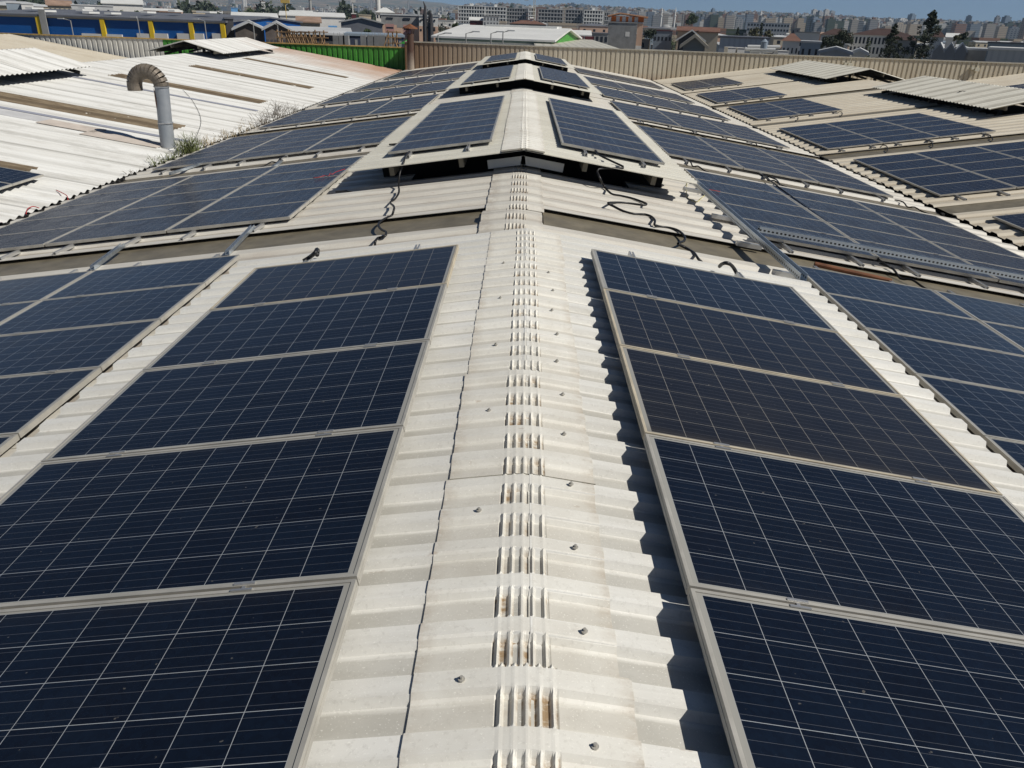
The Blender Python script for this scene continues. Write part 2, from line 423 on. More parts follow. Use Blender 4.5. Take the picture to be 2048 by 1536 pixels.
# raised ridge vents --------------------------------------------------------
def vent(parent, i, y0, y1, L, Rr, half, mat, pat, pitch, detail, panels=True):
    root = P_(empty('ridge_vent', (L.x0, y0, L.z0)), parent) if False else None
    mb = MB()
    for pl in (L, Rr): ribbed(mb, pl, .0, half, prof_pts(y0, y1, pitch, pat), 4 if detail else 1, jit=.012 if detail else .004)
    top = P_(mb.build('ridge_vent', mat, None, solid=.004), parent)
    inv = Matrix.Translation(-Vector(parent.location))
    def sub(o): o.parent = top; return o
    # ridge caps as overlapping pieces
    if detail == 2:
        y = y1+.02; n = 0
        while y > .2:
            a = max(y-1.04, .0)
            off = random.uniform(-.012, .012)
            sub(cap_piece(L.x0+off, L.z0, CA, a, y, pitch, pat, .305+random.uniform(-.01, .012), .285+random.uniform(-.01, .015), lift=.001+.003*(n % 2), skew=random.uniform(-.008, .008)).build('ridge_cap', M['cap']))
            y = a+.035; n += 1
            if a <= .0: break
    elif detail:
        y = y1+.02
        while y > y0+.2:
            a = max(y-2.05, y0-.02)
            sub(cap_piece(L.x0, L.z0, L.a, a, y, pitch, pat, .33, .31, res=.02 if detail == 1 else .05, yres=.02 if y0 < 15 else .05, lift=.012, skew=random.uniform(-.004, .004)).build('ridge_cap', M['cap']))
            y = a+.03
            if a <= y0-.01: break
    if y0 > 0:
        m = MB()
        for pl in (L, Rr): m.quad(pl.p(.0, y0+.10, -.012), pl.p(half-.06, y0+.10, -.012), pl.p(half-.06, y1-.10, -.012), pl.p(0, y1-.10, -.012))
        sub(m.build('shade_liner', M['steel_dark'], None))  # added dark sheet, cuts the light bouncing under the vent
    if y0 > 0 and detail:
        for yy in (y0+1.1, y0+3.4):
            for pl in (L, Rr):
                m = MB(); q = [pl.p(0, yy, -.02), pl.p(half-.3, yy, -.02), pl.p(half-.3, yy, -.42), pl.p(0, yy, -.5)]; m.quad(*q); sub(m.build('shade_panel', M['dark'], None, solid=.01))  # added black panels that deepen the shade below the vent
    # purlins, posts, rafters
    if y0 > 0:
        for pl in (L, Rr):
            for t in (half*.76, half*.36):
                m = MB(); X = pl.mat(t, 0, 0)
                m.box(-.035, .035, (y0+.12)*pl.side if pl.side > 0 else -(y1-.05), (y1-.05) if pl.side > 0 else -(y0+.12), -.15, -.008, X)
                sub(m.build('purlin', M['steel_mid'], None))
            for yy in (y0+1.6, (y0+y1)/2, y1-.5):
                m = MB(); q = pl.p(half*.46, yy, -.17)
                m.box(q.x-.06, q.x+.06, yy-.06, yy+.06, q.z-.55, q.z+.01)
                sub(m.build('post', M['steel_dark'], None))
                m = MB(); X = pl.mat(0, yy, 0); m.box(.02, half*.9, -.04, .04, -.28, -.172, X)
                sub(m.build('rafter', M['steel_dark'], None))
    return top
vents = []
for i, (a, b) in enumerate(CAN):
    vents.append(vent(mid, i, a, b, CL if i == 0 else Plane(-.03, -.05, -1, CA), CR if i == 0 else Plane(-.03, -.05, 1, CA),
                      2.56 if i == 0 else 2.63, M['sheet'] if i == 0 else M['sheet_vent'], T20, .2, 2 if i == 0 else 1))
V0 = vents[0]
# screws of the nearest ridge cap, each with its washer
for k in range(11):
    for sdx in (-1, 1):
        if sdx < 0 and k % 2: continue
        y = 1.24+k*.4+(.02 if sdx > 0 else .2)
        yy = math.floor(y/.2)*.2+.2*.72
        m = MB(); p = (CL if sdx < 0 else CR).p(.17+.01*math.sin(k*3), yy, .036); screw(m, p, .010)
        m.build('roof_screw', M['alu_frame'], V0)
for k in range(9):
    for pl, s_ in ((CL, 2.24), (CR, 2.27)):
        yy = 2.6+k*.4+.144; m = MB(); screw(m, pl.p(s_, yy, .027), .012); m.build('roof_screw', M['alu_frame'], V0)
# fascia board and struts under the second vent
m = MB()
for sx in (-1, 1):
    a = .58 if sx < 0 else .66; pl = Plane(-.03, -.05, sx, CA)
    p = [pl.p(0, 12.05, -.145), pl.p(a, 12.05, -.145), pl.p(a, 12.05, -.275), pl.p(0, 12.05, -.275)]
    m.add(p+[q+Vector((0, .02, 0)) for q in p], [(0, 1, 2, 3), (7, 6, 5, 4), (0, 4, 5, 1), (1, 5, 6, 2), (2, 6, 7, 3)])
m.build('fascia_board', M['fascia'], vents[1])

# main ridge cap between the vents
for a, b in ((6.2, 12.4), (21.2, 28.3), (37.2, 44.2), (54, WALL_Y)):
    y = a
    while y < b-.05:
        e = min(y+1.06, b)
        P_(cap_piece(-.07-.03*(y < 9), -.41, B, y, e, .5, T50, .40, .31, lift=.014, comb=.016, yres=.02, fing=.04, nf=5, rnd=.09, skew=random.uniform(-.006, .006)).build('ridge_cap', M['cap_main'], None))
        y = e-.03
        if e >= b: break

# ================================================================ solar panels
PL, PW = 1.65, .992
def frame_mesh(mat):
    m = MB(); w = .013; t = .038
    for (x0, x1, y0, y1) in ((0, PL, -PW/2, -PW/2+w), (0, PL, PW/2-w, PW/2), (0, w, -PW/2+w, PW/2-w), (PL-w, PL, -PW/2+w, PW/2-w)):
        m.box(x0, x1, y0, y1, -t, 0)
        # a thin groove ledge on the outside
    m.box(-.0015, 0, -PW/2+.01, PW/2-.01, -.026, -.018); m.box(PL, PL+.0015, -PW/2+.01, PW/2-.01, -.026, -.018)
    return m
def make_panel(gm, fm):
    r = empty('solar_panel')
    frame_mesh(fm).build('frame', fm, r)
    g = MB(); g.quad((.014, -PW/2+.014, -.003), (PL-.014, -PW/2+.014, -.003), (PL-.014, PW/2-.014, -.003), (.014, PW/2-.014, -.003))
    g.quad((.014, -PW/2+.014, -.012), (.014, PW/2-.014, -.012), (PL-.014, PW/2-.014, -.012), (PL-.014, -PW/2+.014, -.012))
    g.build('cell_sheet', gm, r)
    return r
protos = {k: make_panel(M[g], M[f]) for k, g, f in (('blue', 'glass', 'alu_frame'), ('dusty', 'glass_dusty', 'alu_frame_dusty'), ('far', 'glass_far', 'alu_frame'), ('mid', 'glass_mid', 'alu_frame'))}
clamp_m = MB(); clamp_m.box(-.035, .035, -.020, -.012, 0, .004).box(-.035, .035, .012, .020, 0, .004).box(-.035, .035, -.012, -.009, -.02, .002).box(-.035, .035, .009, .012, -.02, .002).box(-.006, .006, -.006, .006, -.02, -.002)
clampo = clamp_m.build('clamp', M['alu']); C.objects.unlink(clampo)
used = set()
ORD = ['first', 'second', 'third', 'fourth', 'fifth', 'sixth', 'seventh', 'eighth', 'ninth', 'tenth', 'eleventh', 'twelfth']
def put_panel(kind, pl, s, y, h, label, group, clamps=False, tone=None):
    if kind not in used: r = protos[kind]; used.add(kind); kids = list(r.children)
    else:
        r = protos[kind].copy(); C.objects.link(r); kids = []
        for ch in [c for c in protos[kind].children if c.name.split('.')[0] in ('frame', 'cell_sheet')]:
            c = ch.copy(); C.objects.link(c); c.parent = r; kids.append(c)
    q = pl.mat(s, y+PW/2, h) @ Matrix.Rotation(random.gauss(0, .0012), 4, 'X') @ Matrix.Rotation(random.gauss(0, .0008), 4, 'Z')
    r.matrix_world = q
    r['label'] = label; r['category'] = 'solar panel'; r['group'] = group
    if clamps:
        ys = -(PW/2+.0065) if pl.side > 0 else (PW/2+.0065)
        for cx in (.36, 1.28):
            c = clampo.copy(); C.objects.link(c); c.parent = r; c.location = (cx+random.uniform(-.03, .03), ys, .001)
    return r
def put_rail(pl, s, y0, y1, h, label, group, mat=None):
    m = MB(); L_ = y1-y0
    # open-topped channel with end face
    m.box(-.02, .02, 0, L_, 0, .006).box(-.02, -.013, 0, L_, .006, .046).box(.013, .02, 0, L_, .006, .046)
    m.box(-.013, -.006, 0, L_, .040, .046).box(.006, .013, 0, L_, .040, .046)
    r = empty('mounting_rail'); r.matrix_world = Matrix.Translation(pl.p(s, y0, h)) @ Matrix.Rotation(pl.side*pl.a, 4, 'Y')
    m.build('channel', mat or M['alu'], r)
    f = MB(); f.box(-.035, .035, .05, .09, -.012, 0); f.box(.02, .026, .05, .09, -.012, .03); f.build('foot', M['alu'], r)
    tag(r, label, 'rail', group); return r

def array(pl, sidename, an, s0, y0, ncol, nrow, kinds='blue', clamps=False, rails=True, group=None, hull=.11, bname='roof', ext=.42, dusty=()):
    cols = ['ridge-side', 'middle', 'valley-side'] if ncol == 3 else (['inner', 'outer'] if ncol == 2 else ['single'])
    if sidename.startswith('right building'): cols = cols[::-1] if ncol == 3 else cols
    for c in range(ncol):
        for r in range(nrow):
            lab = f"solar panel, {an}, {ORD[r]} row from front" + (f", {cols[c]} column" if ncol > 1 else '')
            k = 'dusty' if (r, c) in dusty else kinds
            put_panel(k, pl, s0+c*1.67, y0+r*1.005, hull, lab, group or 'solar panels on the factory roofs', clamps and r > 0)
    if rails:
        for c in range(ncol):
            for q, nm in ((.37, 'upper'), (1.29, 'lower')):
                put_rail(pl, s0+c*1.67+q, y0-ext+random.uniform(-.03, .03), y0+nrow*1.005+(.30 if clamps else .16), hull-.038-.048,
                         f"aluminium rail, {an}, {nm} rail" + (f" under {cols[c]} column" if ncol > 1 else ''), 'mounting rails under the solar panels')

# nearest vent: five panels each side
def yrow(y_top, n): return y_top-n*1.005
array(CL, 'left', 'column left of the nearest ridge cap', .52, yrow(5.93, 6)+.013, 1, 6, 'blue', True, True, dusty={(5, 0)}, ext=.3, hull=.118)
array(CR, 'right', 'column right of the nearest ridge cap', .506, yrow(5.94, 6)+.013, 1, 6, 'blue', True, True, dusty={(4, 0), (3, 0)}, ext=.3, hull=.118)
for nm, i, n, y0 in (('second', 1, 8, 12.42), ('third', 2, 8, 28.1), ('fourth', 3, 8, 43.7)):
    P1, P2 = Plane(-.03, -.05, -1, CA), Plane(-.03, -.05, 1, CA)
    kk = 'far'
    array(P1, 'left', f'column left of ridge on the {nm} vent', .49, y0, 1, n, kk, False, True, ext=.36)
    array(P2, 'right', f'column right of ridge on the {nm} vent', .585, y0, 1, n, kk, False, True, ext=.36)
# arrays of the main slopes
names = ['nearest', 'second', 'third', 'fourth', 'fifth', 'sixth', 'seventh']
for gi, g in enumerate(GY):
    nr = 5 if gi < 6 else 7
    if gi == 0:
        array(ML, 'left', 'nearest array on the left slope', 3.02, yrow(8.08, 6)+.013, 3, 6, 'blue', True, True, ext=.3)
        array(MR, 'right', 'nearest array on the right slope', 3.18, yrow(8.556, 6)+.013, 3, 6, 'blue', True, True, ext=.3)
        continue
    kk = 'mid' if gi == 1 else 'far'
    array(ML, 'left', f'{names[gi]} array on the left slope', 2.98, g, 3, nr, kk, gi == 1, True)
    array(MR, 'right', f'{names[gi]} array on the right slope', 3.1, g+(0 if gi != 6 else .6), 3, nr if gi < 6 else 5, kk, gi == 1, True)

# ================================================================ right building
rb = empty('factory_building', (17.7, 0, -9))
tag(rb, 'right factory building, cream ribbed roof with two long raised vents and small solar arrays', 'factory', 'factory halls side by side')
rstr = [(9.0, 9.75), (16.1, 16.85), (23.3, 24.0), (30.9, 31.7), (38.3, 39.0), (45.9, 46.6), (53.6, 54.2)]
SRB = 8.86
ro = [(27.6, 36.6), (43, 52.5)]
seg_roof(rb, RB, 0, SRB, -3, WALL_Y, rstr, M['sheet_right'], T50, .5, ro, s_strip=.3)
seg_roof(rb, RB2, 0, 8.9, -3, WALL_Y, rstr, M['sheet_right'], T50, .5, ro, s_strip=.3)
VA = R(13.6)
for (a, b) in ((27.2, 36.95), (42.8, 52.9)):
    vent(rb, 5, a, b, Plane(17.7, .07, -1, VA), Plane(17.7, .07, 1, VA), 2.28, M['sheet_vent'], T25, .25, 0)
mb = MB(); mb.box(8.98, 9.02, -3, WALL_Y, -9, -1.74).box(26.4, 26.44, -3, WALL_Y, -9, -1.74).box(9, 26.4, -3.04, -3, -9, -1.9)
P_(mb.build('outer_wall', M['dark'], None), rb)
for a, b in ro:
    for pl in (RB, RB2):
        p, q = pl.p(1.7, a, .03), pl.p(1.7, b, .03); d = Vector((0, 0, -.35))
        P_(MB().quad(p, q, q+d, p+d).build('opening_curb', M['steel_dark'], None, solid=.01), rb)
def s_r(s): return SRB-s        # distance from the ridge when s is measured from the valley
RG = 'solar panels on the right building'
for an, s, y0, nc, nr in (('nearest array on the right building', .42, 10.35, 3, 5), ('second array on the right building', .40, 17.45, 3, 5), ('third array on the right building', .40, 24.5, 3, 5),
                      ('fourth array on the right building', .46, 32.5, 2, 5), ('fifth array on the right building', .44, 39.6, 2, 5), ('sixth array on the right building', .42, 47.7, 2, 5)):
    s0 = s_r(s)-1.67*nc+.02
    array(RB, 'right building', an, s0, y0, nc, nr, 'mid' if y0 < 30 else 'far', False, True, RG)

# ================================================================ left building
lb = empty('factory_building', (-17.45, 0, -9))
tag(lb, 'left factory building, white wavy roof sheets with brown weathered skylight strips', 'factory', 'factory halls side by side')
SLB = 8.98
mb = MB(); pts = prof_pts(-3, WALL_Y, .25, WAVE)
for pl, s1 in ((LB, SLB), (LB2, 9.1)):
    ribbed(mb, pl, 0, s1, pts, 1)
P_(mb.build('roof_sheet', M['sheet_left'], None, solid=.006), lb)
for (a, b), t0, t1 in (((15.15, 16.0), 2.0, 7.5), ((22.3, 23.3), 2.25, 7.62), ((30.4, 31.25), 2.0, 7.6), ((37.5, 38.35), 2.1, 7.62), ((45.2, 46.0), 2.0, 7.66)):
    m = MB(); ribbed(m, LB, t0, t1, prof_pts(a-.08, b+.08, .25, WAVE), 1, h0=.014, jit=.0)
    P_(m.build('skylight_strip', M['old_strip'], None), lb)
for (y, t0, t1) in ((21.25, .6, 8.5), (28.45, 1.5, 8.1)):
    m = MB(); m.box(t0, t1, -.11, .11, .045, .062, LB.mat(0, y, 0)); P_(m.build('roof_band', M['grey_band'], None), lb)  # flat blue-grey bands laid across the left roof sheets
for (y, t0, t1, mt) in ((20.55, 5.1, 6.55, 'patch'), (20.15, 6.4, 8.3, 'patch'), (20.7, 1.5, 5.1, 'grey_patch')):
    m = MB(); m.box(t0, t1, -.33, .33, .045, .056, LB.mat(0, y, 0)); P_(m.build('repair_sheet', M[mt], None), lb)
mb = MB(); mb.box(-8.66, -8.6, -3, WALL_Y, -9, -1.68).box(-26.4, -26.44, -3, WALL_Y, -9, -1.74).box(-26.4, -8.6, -3.04, -3, -9, -1.9)
P_(mb.build('outer_wall', M['dark'], None), lb)
LA = R(15)
for (a, b) in ((19.2, 29.4), (42.4, 52.2)):
    vent(lb, 5, a, b, Plane(-17.45, .25, -1, LA), Plane(-17.45, .25, 1, LA), 2.05, M['sheet_left'], WAVE, .25, 0)
# panel pair at the left frame edge on the left building
array(LB, 'left building', 'small array on the left building', 6.44, 11.22, 1, 4, 'blue', False, True, 'solar panels on the left building', hull=.16)

# gutters in the two valleys
mb = MB(); mb.box(-8.64, -8.36, -3, WALL_Y, -1.84, -1.80).box(-8.64, -8.62, -3, WALL_Y, -1.80, -1.70)
P_(mb.build('valley_gutter', M['black_foam'], None))
mb = MB(); mb.box(8.62, 8.99, -3, WALL_Y, -1.92, -1.88)
P_(mb.build('valley_gutter', M['black_foam'], None))

# outer halls left and right
for nm, sgn, mt in (('far left', -1, 'sheet_right'), ('far right', 1, 'sheet_right')):
    hb = empty('factory_building', (sgn*35.6, 0, -9))
    tag(hb, f'{nm} factory building beyond the {"left" if sgn < 0 else "right"} one, plain beige roof', 'factory', 'factory halls side by side')
    A_, B_ = Plane(sgn*35.6, -.2, -1, R(9)), Plane(sgn*35.6, -.2, 1, R(9))
    m = MB()
    for pl in (A_, B_): ribbed(m, pl, 0, 9.1, prof_pts(0, WALL_Y, .5, T50), 1)
    P_(m.build('roof_sheet', M[mt], None, solid=.006), hb)
    m = MB(); m.box(sgn*35.6-8.9, sgn*35.6+8.9, 0, .05, -9, -1.7); P_(m.build('outer_wall', M['dark'], None), hb)
    if sgn > 0: array(A_, 'far right building', 'array on the far right building', 3.2, 47, 3, 5, 'far', False, False, 'solar panels on the far right building')

# ================================================================ end walls (parapets)
def clad(name, x0, x1, y, z0, z1, col_fn_mat, pitch=.33, parent=None):
    m = MB(); pts = []; x = x0
    while x < x1-.001:
        for dx, d in ((0, 0), (pitch*.58, 0), (pitch*.66, .05), (pitch*.92, .05)):
            if x+dx < x1: pts.append((x+dx, d))
        x += pitch
    pts.append((x1, 0))
    vs = [(px, y+d, z) for z in (z0, z1) for px, d in pts]; n = len(pts)
    m.add(vs, [(i, i+1, n+i+1, n+i) for i in range(n-1)])
    return m.build(name, col_fn_mat, parent, solid=0)
def wallmat():
    m = NT('beige_cladding_with_soot'); x, y, z = m.sep(m.obj)
    f = m.noise(m.map((2.2, 1, .35)), 1, 5, .7); g = m.noise(m.obj, .25, 3)
    base = m.mix(m.math('MULTIPLY', m.ramp(f, .4, .8), .5), (.58, .53, .42), (.36, .27, .17))
    wn = m.n('ShaderNodeTexWhiteNoise', noise_dimensions='1D'); m.l(m.math('FLOOR', m.math('MULTIPLY', x, 1/1.98)), wn.inputs['W'])
    base = m.mix(m.math('MULTIPLY', wn.outputs['Value'], .35), base, (.36, .31, .22))
    st = m.noise(m.map((6, 1, .25)), 1, 4, .7); base = m.mix(m.ramp(st, .58, .75, 0, .55), base, (.25, .15, .08))
    soot = m.ramp(m.math('ADD', x, m.math('MULTIPLY', g, 3.5)), -6.5, 5.5, .92, 0)
    base = m.mix(soot, base, (.17, .095, .05))
    low = m.ramp(m.math('ADD', z, m.math('MULTIPLY', f, .5)), -1.5, -.9, .5, 0)
    return m.fin(m.mix(low, base, (.30, .17, .09)), .55)
pw = empty('parapet_wall', (10, WALL_Y, -9)); tag(pw, 'long beige ribbed parapet wall across the far end, sooty brown at its left', 'wall')
o = clad('cladding', -8.3, 48, WALL_Y, -4, .2, wallmat()); P_(o, pw)
m = MB(); m.box(-8.35, 48, WALL_Y-.06, WALL_Y+.22, .2, .27); P_(m.build('coping', plain('grey_beige_coping', (.40, .37, .30), .5), None), pw)
m = MB(); m.box(-8.34, -8.3, WALL_Y, WALL_Y+.7, -4, .2); P_(m.build('end_return', M['rust'], None), pw)
for X in (22.1, 30.8):
    m = MB(); m.box(X, X+.3, WALL_Y-.25, WALL_Y-.02, -.35, -.12).box(X-.25, X-.05, WALL_Y-.2, WALL_Y-.02, -.25, -.1).tube([(X+.1, WALL_Y-.15, -.1), (X+.15, WALL_Y-.15, .2)], .03)
    tag(m.build('flood_light', plain('cream_plastic', (.55, .52, .42), .5)), 'small cream box lamp on the beige parapet wall, ' + ('left one' if X < 25 else 'right one'), 'lamp', 'lamps on the parapet wall')
gw = empty('parapet_wall', (-22, WALL_Y+.6, -9)); tag(gw, 'green and white ribbed parapet wall with a rusty yellow coping, behind the left roof', 'wall')
GYW = WALL_Y+.62
M['green'] = plain('green_cladding', (.06, .27, .035), .5, var=.3, sc=1.2)
M['white_clad'] = plain('off_white_cladding', (.58, .57, .52), .5, var=.12, sc=2)
def zt(x): return -.22 + (x+8.3)*-.0035
for a, b, mt in ((-45, -25.3, 'white_clad'), (-25.3, -23.25, 'green'), (-23.25, -22.1, 'white_clad'), (-22.1, -8.32, 'green')):
    P_(clad('cladding', a, b, GYW, -4, -.2, M[mt], .36), gw)
m = MB(); m.box(-45, -8.32, GYW-.05, GYW+.2, -.2, -.13); P_(m.build('coping', plain('rusty_yellow_coping', (.45, .30, .10), .5, var=.3), None), gw)

# rusty flue in front of the wall
fl = empty('rusty_flue', (-7.85, WALL_Y-.75, -1.5)); tag(fl, 'rusty brown metal flue with a small peaked cap standing at the far wall', 'chimney')
fm = NT('sooty_flue'); fx, fy, fz = fm.sep(fm.obj); ff = fm.noise(fm.obj, 3, 5)
fmat = fm.fin(fm.mix(fm.ramp(fm.math('ADD', fz, ff), .6, 1.7), (.30, .25, .20), (.07, .035, .022)), .7)
m = MB(); m.tube([(0, 0, 0), (0, 0, 2.25)], .24, 20); m.build('pipe', fmat, fl, smooth=False)
m = MB()
for a in range(4): q = a*math.pi/2+.6; m.tube([(.22*math.cos(q), .22*math.sin(q), 2.2), (.34*math.cos(q), .34*math.sin(q), 2.62)], .02, 6)
m.build('cap_strut', M['rust'], fl)
m = MB(); m.tube([(0, 0, 2.55), (0, 0, 2.62), (0, 0, 2.86)], [.52, .5, .02], 12); m.build('rain_cap', M['rust'], fl)

# goose-neck vent duct on the left roof
gd = empty('vent_duct', (-9.1, 20.2, -1.55)); tag(gd, 'galvanised goose-neck vent duct with a brown rust patch, standing by the weedy valley gutter', 'duct')
dm = NT('galvanised_duct'); ff = dm.noise(dm.obj, 2.5, 5)
dmat = dm.fin(dm.mix(dm.ramp(ff, .35, .7), (.28, .31, .34), (.38, .40, .42)), .55, .35)
# slightly tapering straight pipe leaning a touch
m = MB(); m.tube([(0, 0, -.15), (0, 0, .02)], .185, 24).tube([(0, 0, 0), (.02, 0, .62)], .175, 24, False).tube([(.02, 0, .60), (.07, 0, 1.48)], .168, 24, False)
m.build('pipe', dmat, gd, smooth=True)
for zz in (.02, .615, 1.47):
    m = MB(); m.tube([(.045*zz, 0, zz-.012), (.045*zz, 0, zz+.012)], .187, 24); m.build('clamp_ring', M['alu'], gd)
em = plain('bronzed_duct_bend', (.20, .17, .135), .55, .4, .35, 6)
N = 13; Rb = .335; cx = .07-Rb
for k in range(N):
    a0, a1 = math.pi*k/N, math.pi*(k+1)/N
    pt = [(cx+Rb*math.cos(a0), 0, 1.48+Rb*1.0*math.sin(a0)), (cx+Rb*math.cos(a1), 0, 1.48+Rb*1.0*math.sin(a1))]
    m = MB(); m.tube(pt, [.178, .178], 20, False); m.tube([Vector(pt[0]), Vector(pt[0])+(Vector(pt[1])-Vector(pt[0]))*.06], .184, 20); m.build('bend_segment', em, gd, smooth=False)
m = MB(); m.tube([(cx-Rb, 0, 1.49), (cx-Rb, 0, 1.36)], .178, 20, False).tube([(cx-Rb, 0, 1.40), (cx-Rb, 0, 1.39)], .165, 20); m.build('outlet', em, gd)
m = MB(); n = 14
vs = [Vector((-.012, 0, 1.1))]; 
for k in range(n):
    a = 2*math.pi*k/n; ang = R(200)+.62*math.cos(a); zz = 1.12+.31*math.sin(a)
    vs.append(Vector((.05+.176*math.cos(ang), .176*math.sin(ang), zz)))
vs[0] = Vector((.05+.180*math.cos(R(200)), .178*math.sin(R(200)), 1.12))
m.add(vs, [(0, 1+k, 1+(k+1) % n) for k in range(n)]); m.build('rust_patch', M['rust'], gd)

# ================================================================ cables, loose rails, pipes
def cable(name, label, pts, r, mat, cat='cable', group=None, smooth=3):
    P = [Vector(p) for p in pts]; out = []
    for i in range(len(P)-1):
        p0, p1, p2, p3 = P[max(i-1, 0)], P[i], P[i+1], P[min(i+2, len(P)-1)]
        for k in range(smooth):
            t = k/smooth
            out.append(.5*((2*p1)+(p2-p0)*t+(2*p0-5*p1+4*p2-p3)*t*t+(3*p1-p0-3*p2+p3)*t**3))
    out.append(P[-1])
    m = MB(); m.tube(out, r, 6); o = m.build(name, mat, smooth=True); tag(o, label, cat, group); return o
c2 = [Plane(-.03, -.05, -1, CA), Plane(-.03, -.05, 1, CA)]
pts = [c2[0].p(1.78, 12.3, .09), c2[0].p(1.80, 11.95, .07), c2[0].p(1.79, 11.70, .03)]
pts += [at(800, 345, 11.62), at(797, 368, 11.4)] + [ML.hit(u, v, h) for u, v, h in ((798, 384, .1), (790, 398, .06), (780, 405, .06), (788, 413, .12), (787, 422, .10), (783, 431, .05), (770, 437, .05), (760, 444, .06), (757, 452, .06), (764, 460, .06), (772, 464, .07), (770, 472, .07), (756, 476, .05), (751, 482, .07), (750, 490, .03))]
cable('power_cable', 'black cable hanging from the left of the second vent and snaking down the cream roof', pts, .014, M['black'], group='black cables hanging from the second vent')
pts = [c2[1].p(1.12, 12.5, .09), c2[1].p(1.16, 12.05, .08), c2[1].p(1.36, 11.75, .06), c2[1].p(1.5, 11.66, .02)]
pts += [at(1197, 338, 11.6), at(1201, 358, 11.4)] + [MR.hit(u, v, h) for u, v, h in ((1208, 372, .08), (1222, 387, .06), (1240, 391, .06), (1262, 396, .06), (1280, 402, .06), (1293, 408, .07), (1285, 410, .06), (1262, 407, .05), (1240, 405, .05), (1216, 406, .08), (1226, 412, .06), (1246, 422, .05), (1268, 428, .05), (1290, 429, .05), (1304, 434, .06), (1310, 442, .07), (1309, 449, .08), (1318, 453, .05), (1340, 456, .05), (1358, 462, .06), (1369, 473, .06), (1368, 482, .06), (1356, 487, .08), (1370, 495, .03), (1388, 506, .05), (1396, 517, .06), (1403, 524, .03))]
cable('power_cable', 'long black cable looping down the right slope from the second vent to the near array', pts, .016, M['black'], group='black cables hanging from the second vent')
pts = [CR.hit(u, v, h) for u, v, h in ((1439, 533, .08), (1444, 528, .12), (1452, 526, .15), (1461, 529, .14), (1468, 537, .10), (1474, 548, .06))]
cable('power_cable', 'short black cable arching out of a rail behind the right near panels', pts, .016, M['black'])
pts = [CL.hit(u, v, h) for u, v, h in ((607, 522, .07), (620, 514, .09), (630, 506, .13), (634, 499, .13), (636, 503, .07), (634, 510, .06))]
cable('power_cable', 'short black cable curled into the rail end behind the left near panels', pts, .018, M['black'])
# loose red wires
for lab, pl, pp, mt in (('red wire with a black plug lying across the left array beside the second vent', ML, ((690, 338), (672, 344), (664, 349), (661, 346), (657, 352), (650, 351), (640, 354), (626, 356)), 'red'),
                    ('red wire sagging over the edge of the panel beside the right vent corner', MR, ((1402, 372), (1415, 378), (1428, 381), (1440, 383)), 'red')):
    cable('loose_wire', lab, [pl.hit(u, v, .13) for u, v in pp], .005, M[mt], 'wire')
for lab, pp in (('thin red wire curving from the left building array to the valley gutter', ((112, 380), (125, 386), (134, 392), (136, 400))), ('thin red wire looping beside the valley gutter at the left frame edge', ((52, 428), (55, 418), (66, 413), (78, 416)))):
    cable('loose_wire', lab, [LB.hit(u, v, .07) for u, v in pp], .008, M['red'], 'wire')
for lab, pp in (('thin yellow wire drooping under the right corner of the second vent', ((1374, 365), (1373, 380), (1374, 393), (1382, 400), (1395, 403), (1404, 395), (1412, 389))),):
    cable('loose_wire', lab, [MR.hit(u, v, .05) for u, v in pp], .006, M['yellow_wire'], 'wire')
# black cables at the ends of the rails
k = 0
for pl, g, ss, nm in ((MR, 9.87, (4.76, 8.0), 'second array on the right slope'), (MR, 16.75, (3.5, 5.1, 8.1), 'third array on the right slope'), (MR, 23.9, (3.5, 5.0, 6.9), 'fourth array on the right slope'),
                  (RB, 17.45, (s_r(2.5), s_r(4.1)), 'second array on the right building'), (RB, 24.5, (s_r(2.0), s_r(3.3), s_r(5.0)), 'third array on the right building'), (RB, 32.5, (s_r(1.9), s_r(3.6)), 'fourth array on the right building'), (ML, 16.75, (5.0,), 'third array on the left slope')):
    for j, s_ in enumerate(ss):
        sg = 1
        pts = [pl.p(s_, g-.1, .05), pl.p(s_+.02, g-.42, .08), pl.p(s_+.05*sg, g-.62, .02), pl.p(s_+.12*sg, g-.75, .06), pl.p(s_+.2*sg, g-.95, .03), pl.p(s_+.3*sg, g-1.1, .02)]
        cable('power_cable', f'cable trailing from {nm}, {ORD[j]} from the {"left" if pl.side > 0 else "right"}', pts, .014, M['black'], group='cables trailing from rail ends')
pts = [MR.p(4.76, 9.5, .08)] + [MR.hit(u, v, .12) for u, v in ((1540, 361), (1550, 358), (1556, 363), (1560, 370))]
cable('power_cable', 'black cable looping from rail end below the third right array', pts, .014, M['black'])

# perforated galvanised channels right of the second vent
def channel(name, label, p0, p1, w=.041, holes=True, upv=Vector((0, 0, 1)), cat='steel channel', group=None):
    p0, p1 = Vector(p0), Vector(p1); X = (p1-p0); L_ = X.length; X.normalize(); Y = upv.cross(X).normalized(); Z = X.cross(Y)
    Mx = Matrix(((X.x, Y.x, Z.x, p0.x), (X.y, Y.y, Z.y, p0.y), (X.z, Y.z, Z.z, p0.z), (0, 0, 0, 1)))
    r = empty(name); r.matrix_world = Mx; tag(r, label, cat, group)
    m = MB(); m.box(0, L_, -w/2, -w/2+.003, 0, w).box(0, L_, w/2-.003, w/2, 0, w).box(0, L_, -w/2, -w/2+.009, w, w+.003).box(0, L_, w/2-.009, w/2, w, w+.003).box(0, L_, -w/2+.003, w/2-.003, 0, .003)
    m.build('profile', M['galv_slot' if holes else 'galv'], r)
    return r
CG = 'perforated galvanised channels beside the right array'
a = MR.hit(1386, 366, .20); b = MR.hit(1606, 562, .16)
channel('steel_channel', 'long blue-grey galvanised channel lying toward the camera along the right array edge', a, b, .075, group=CG)
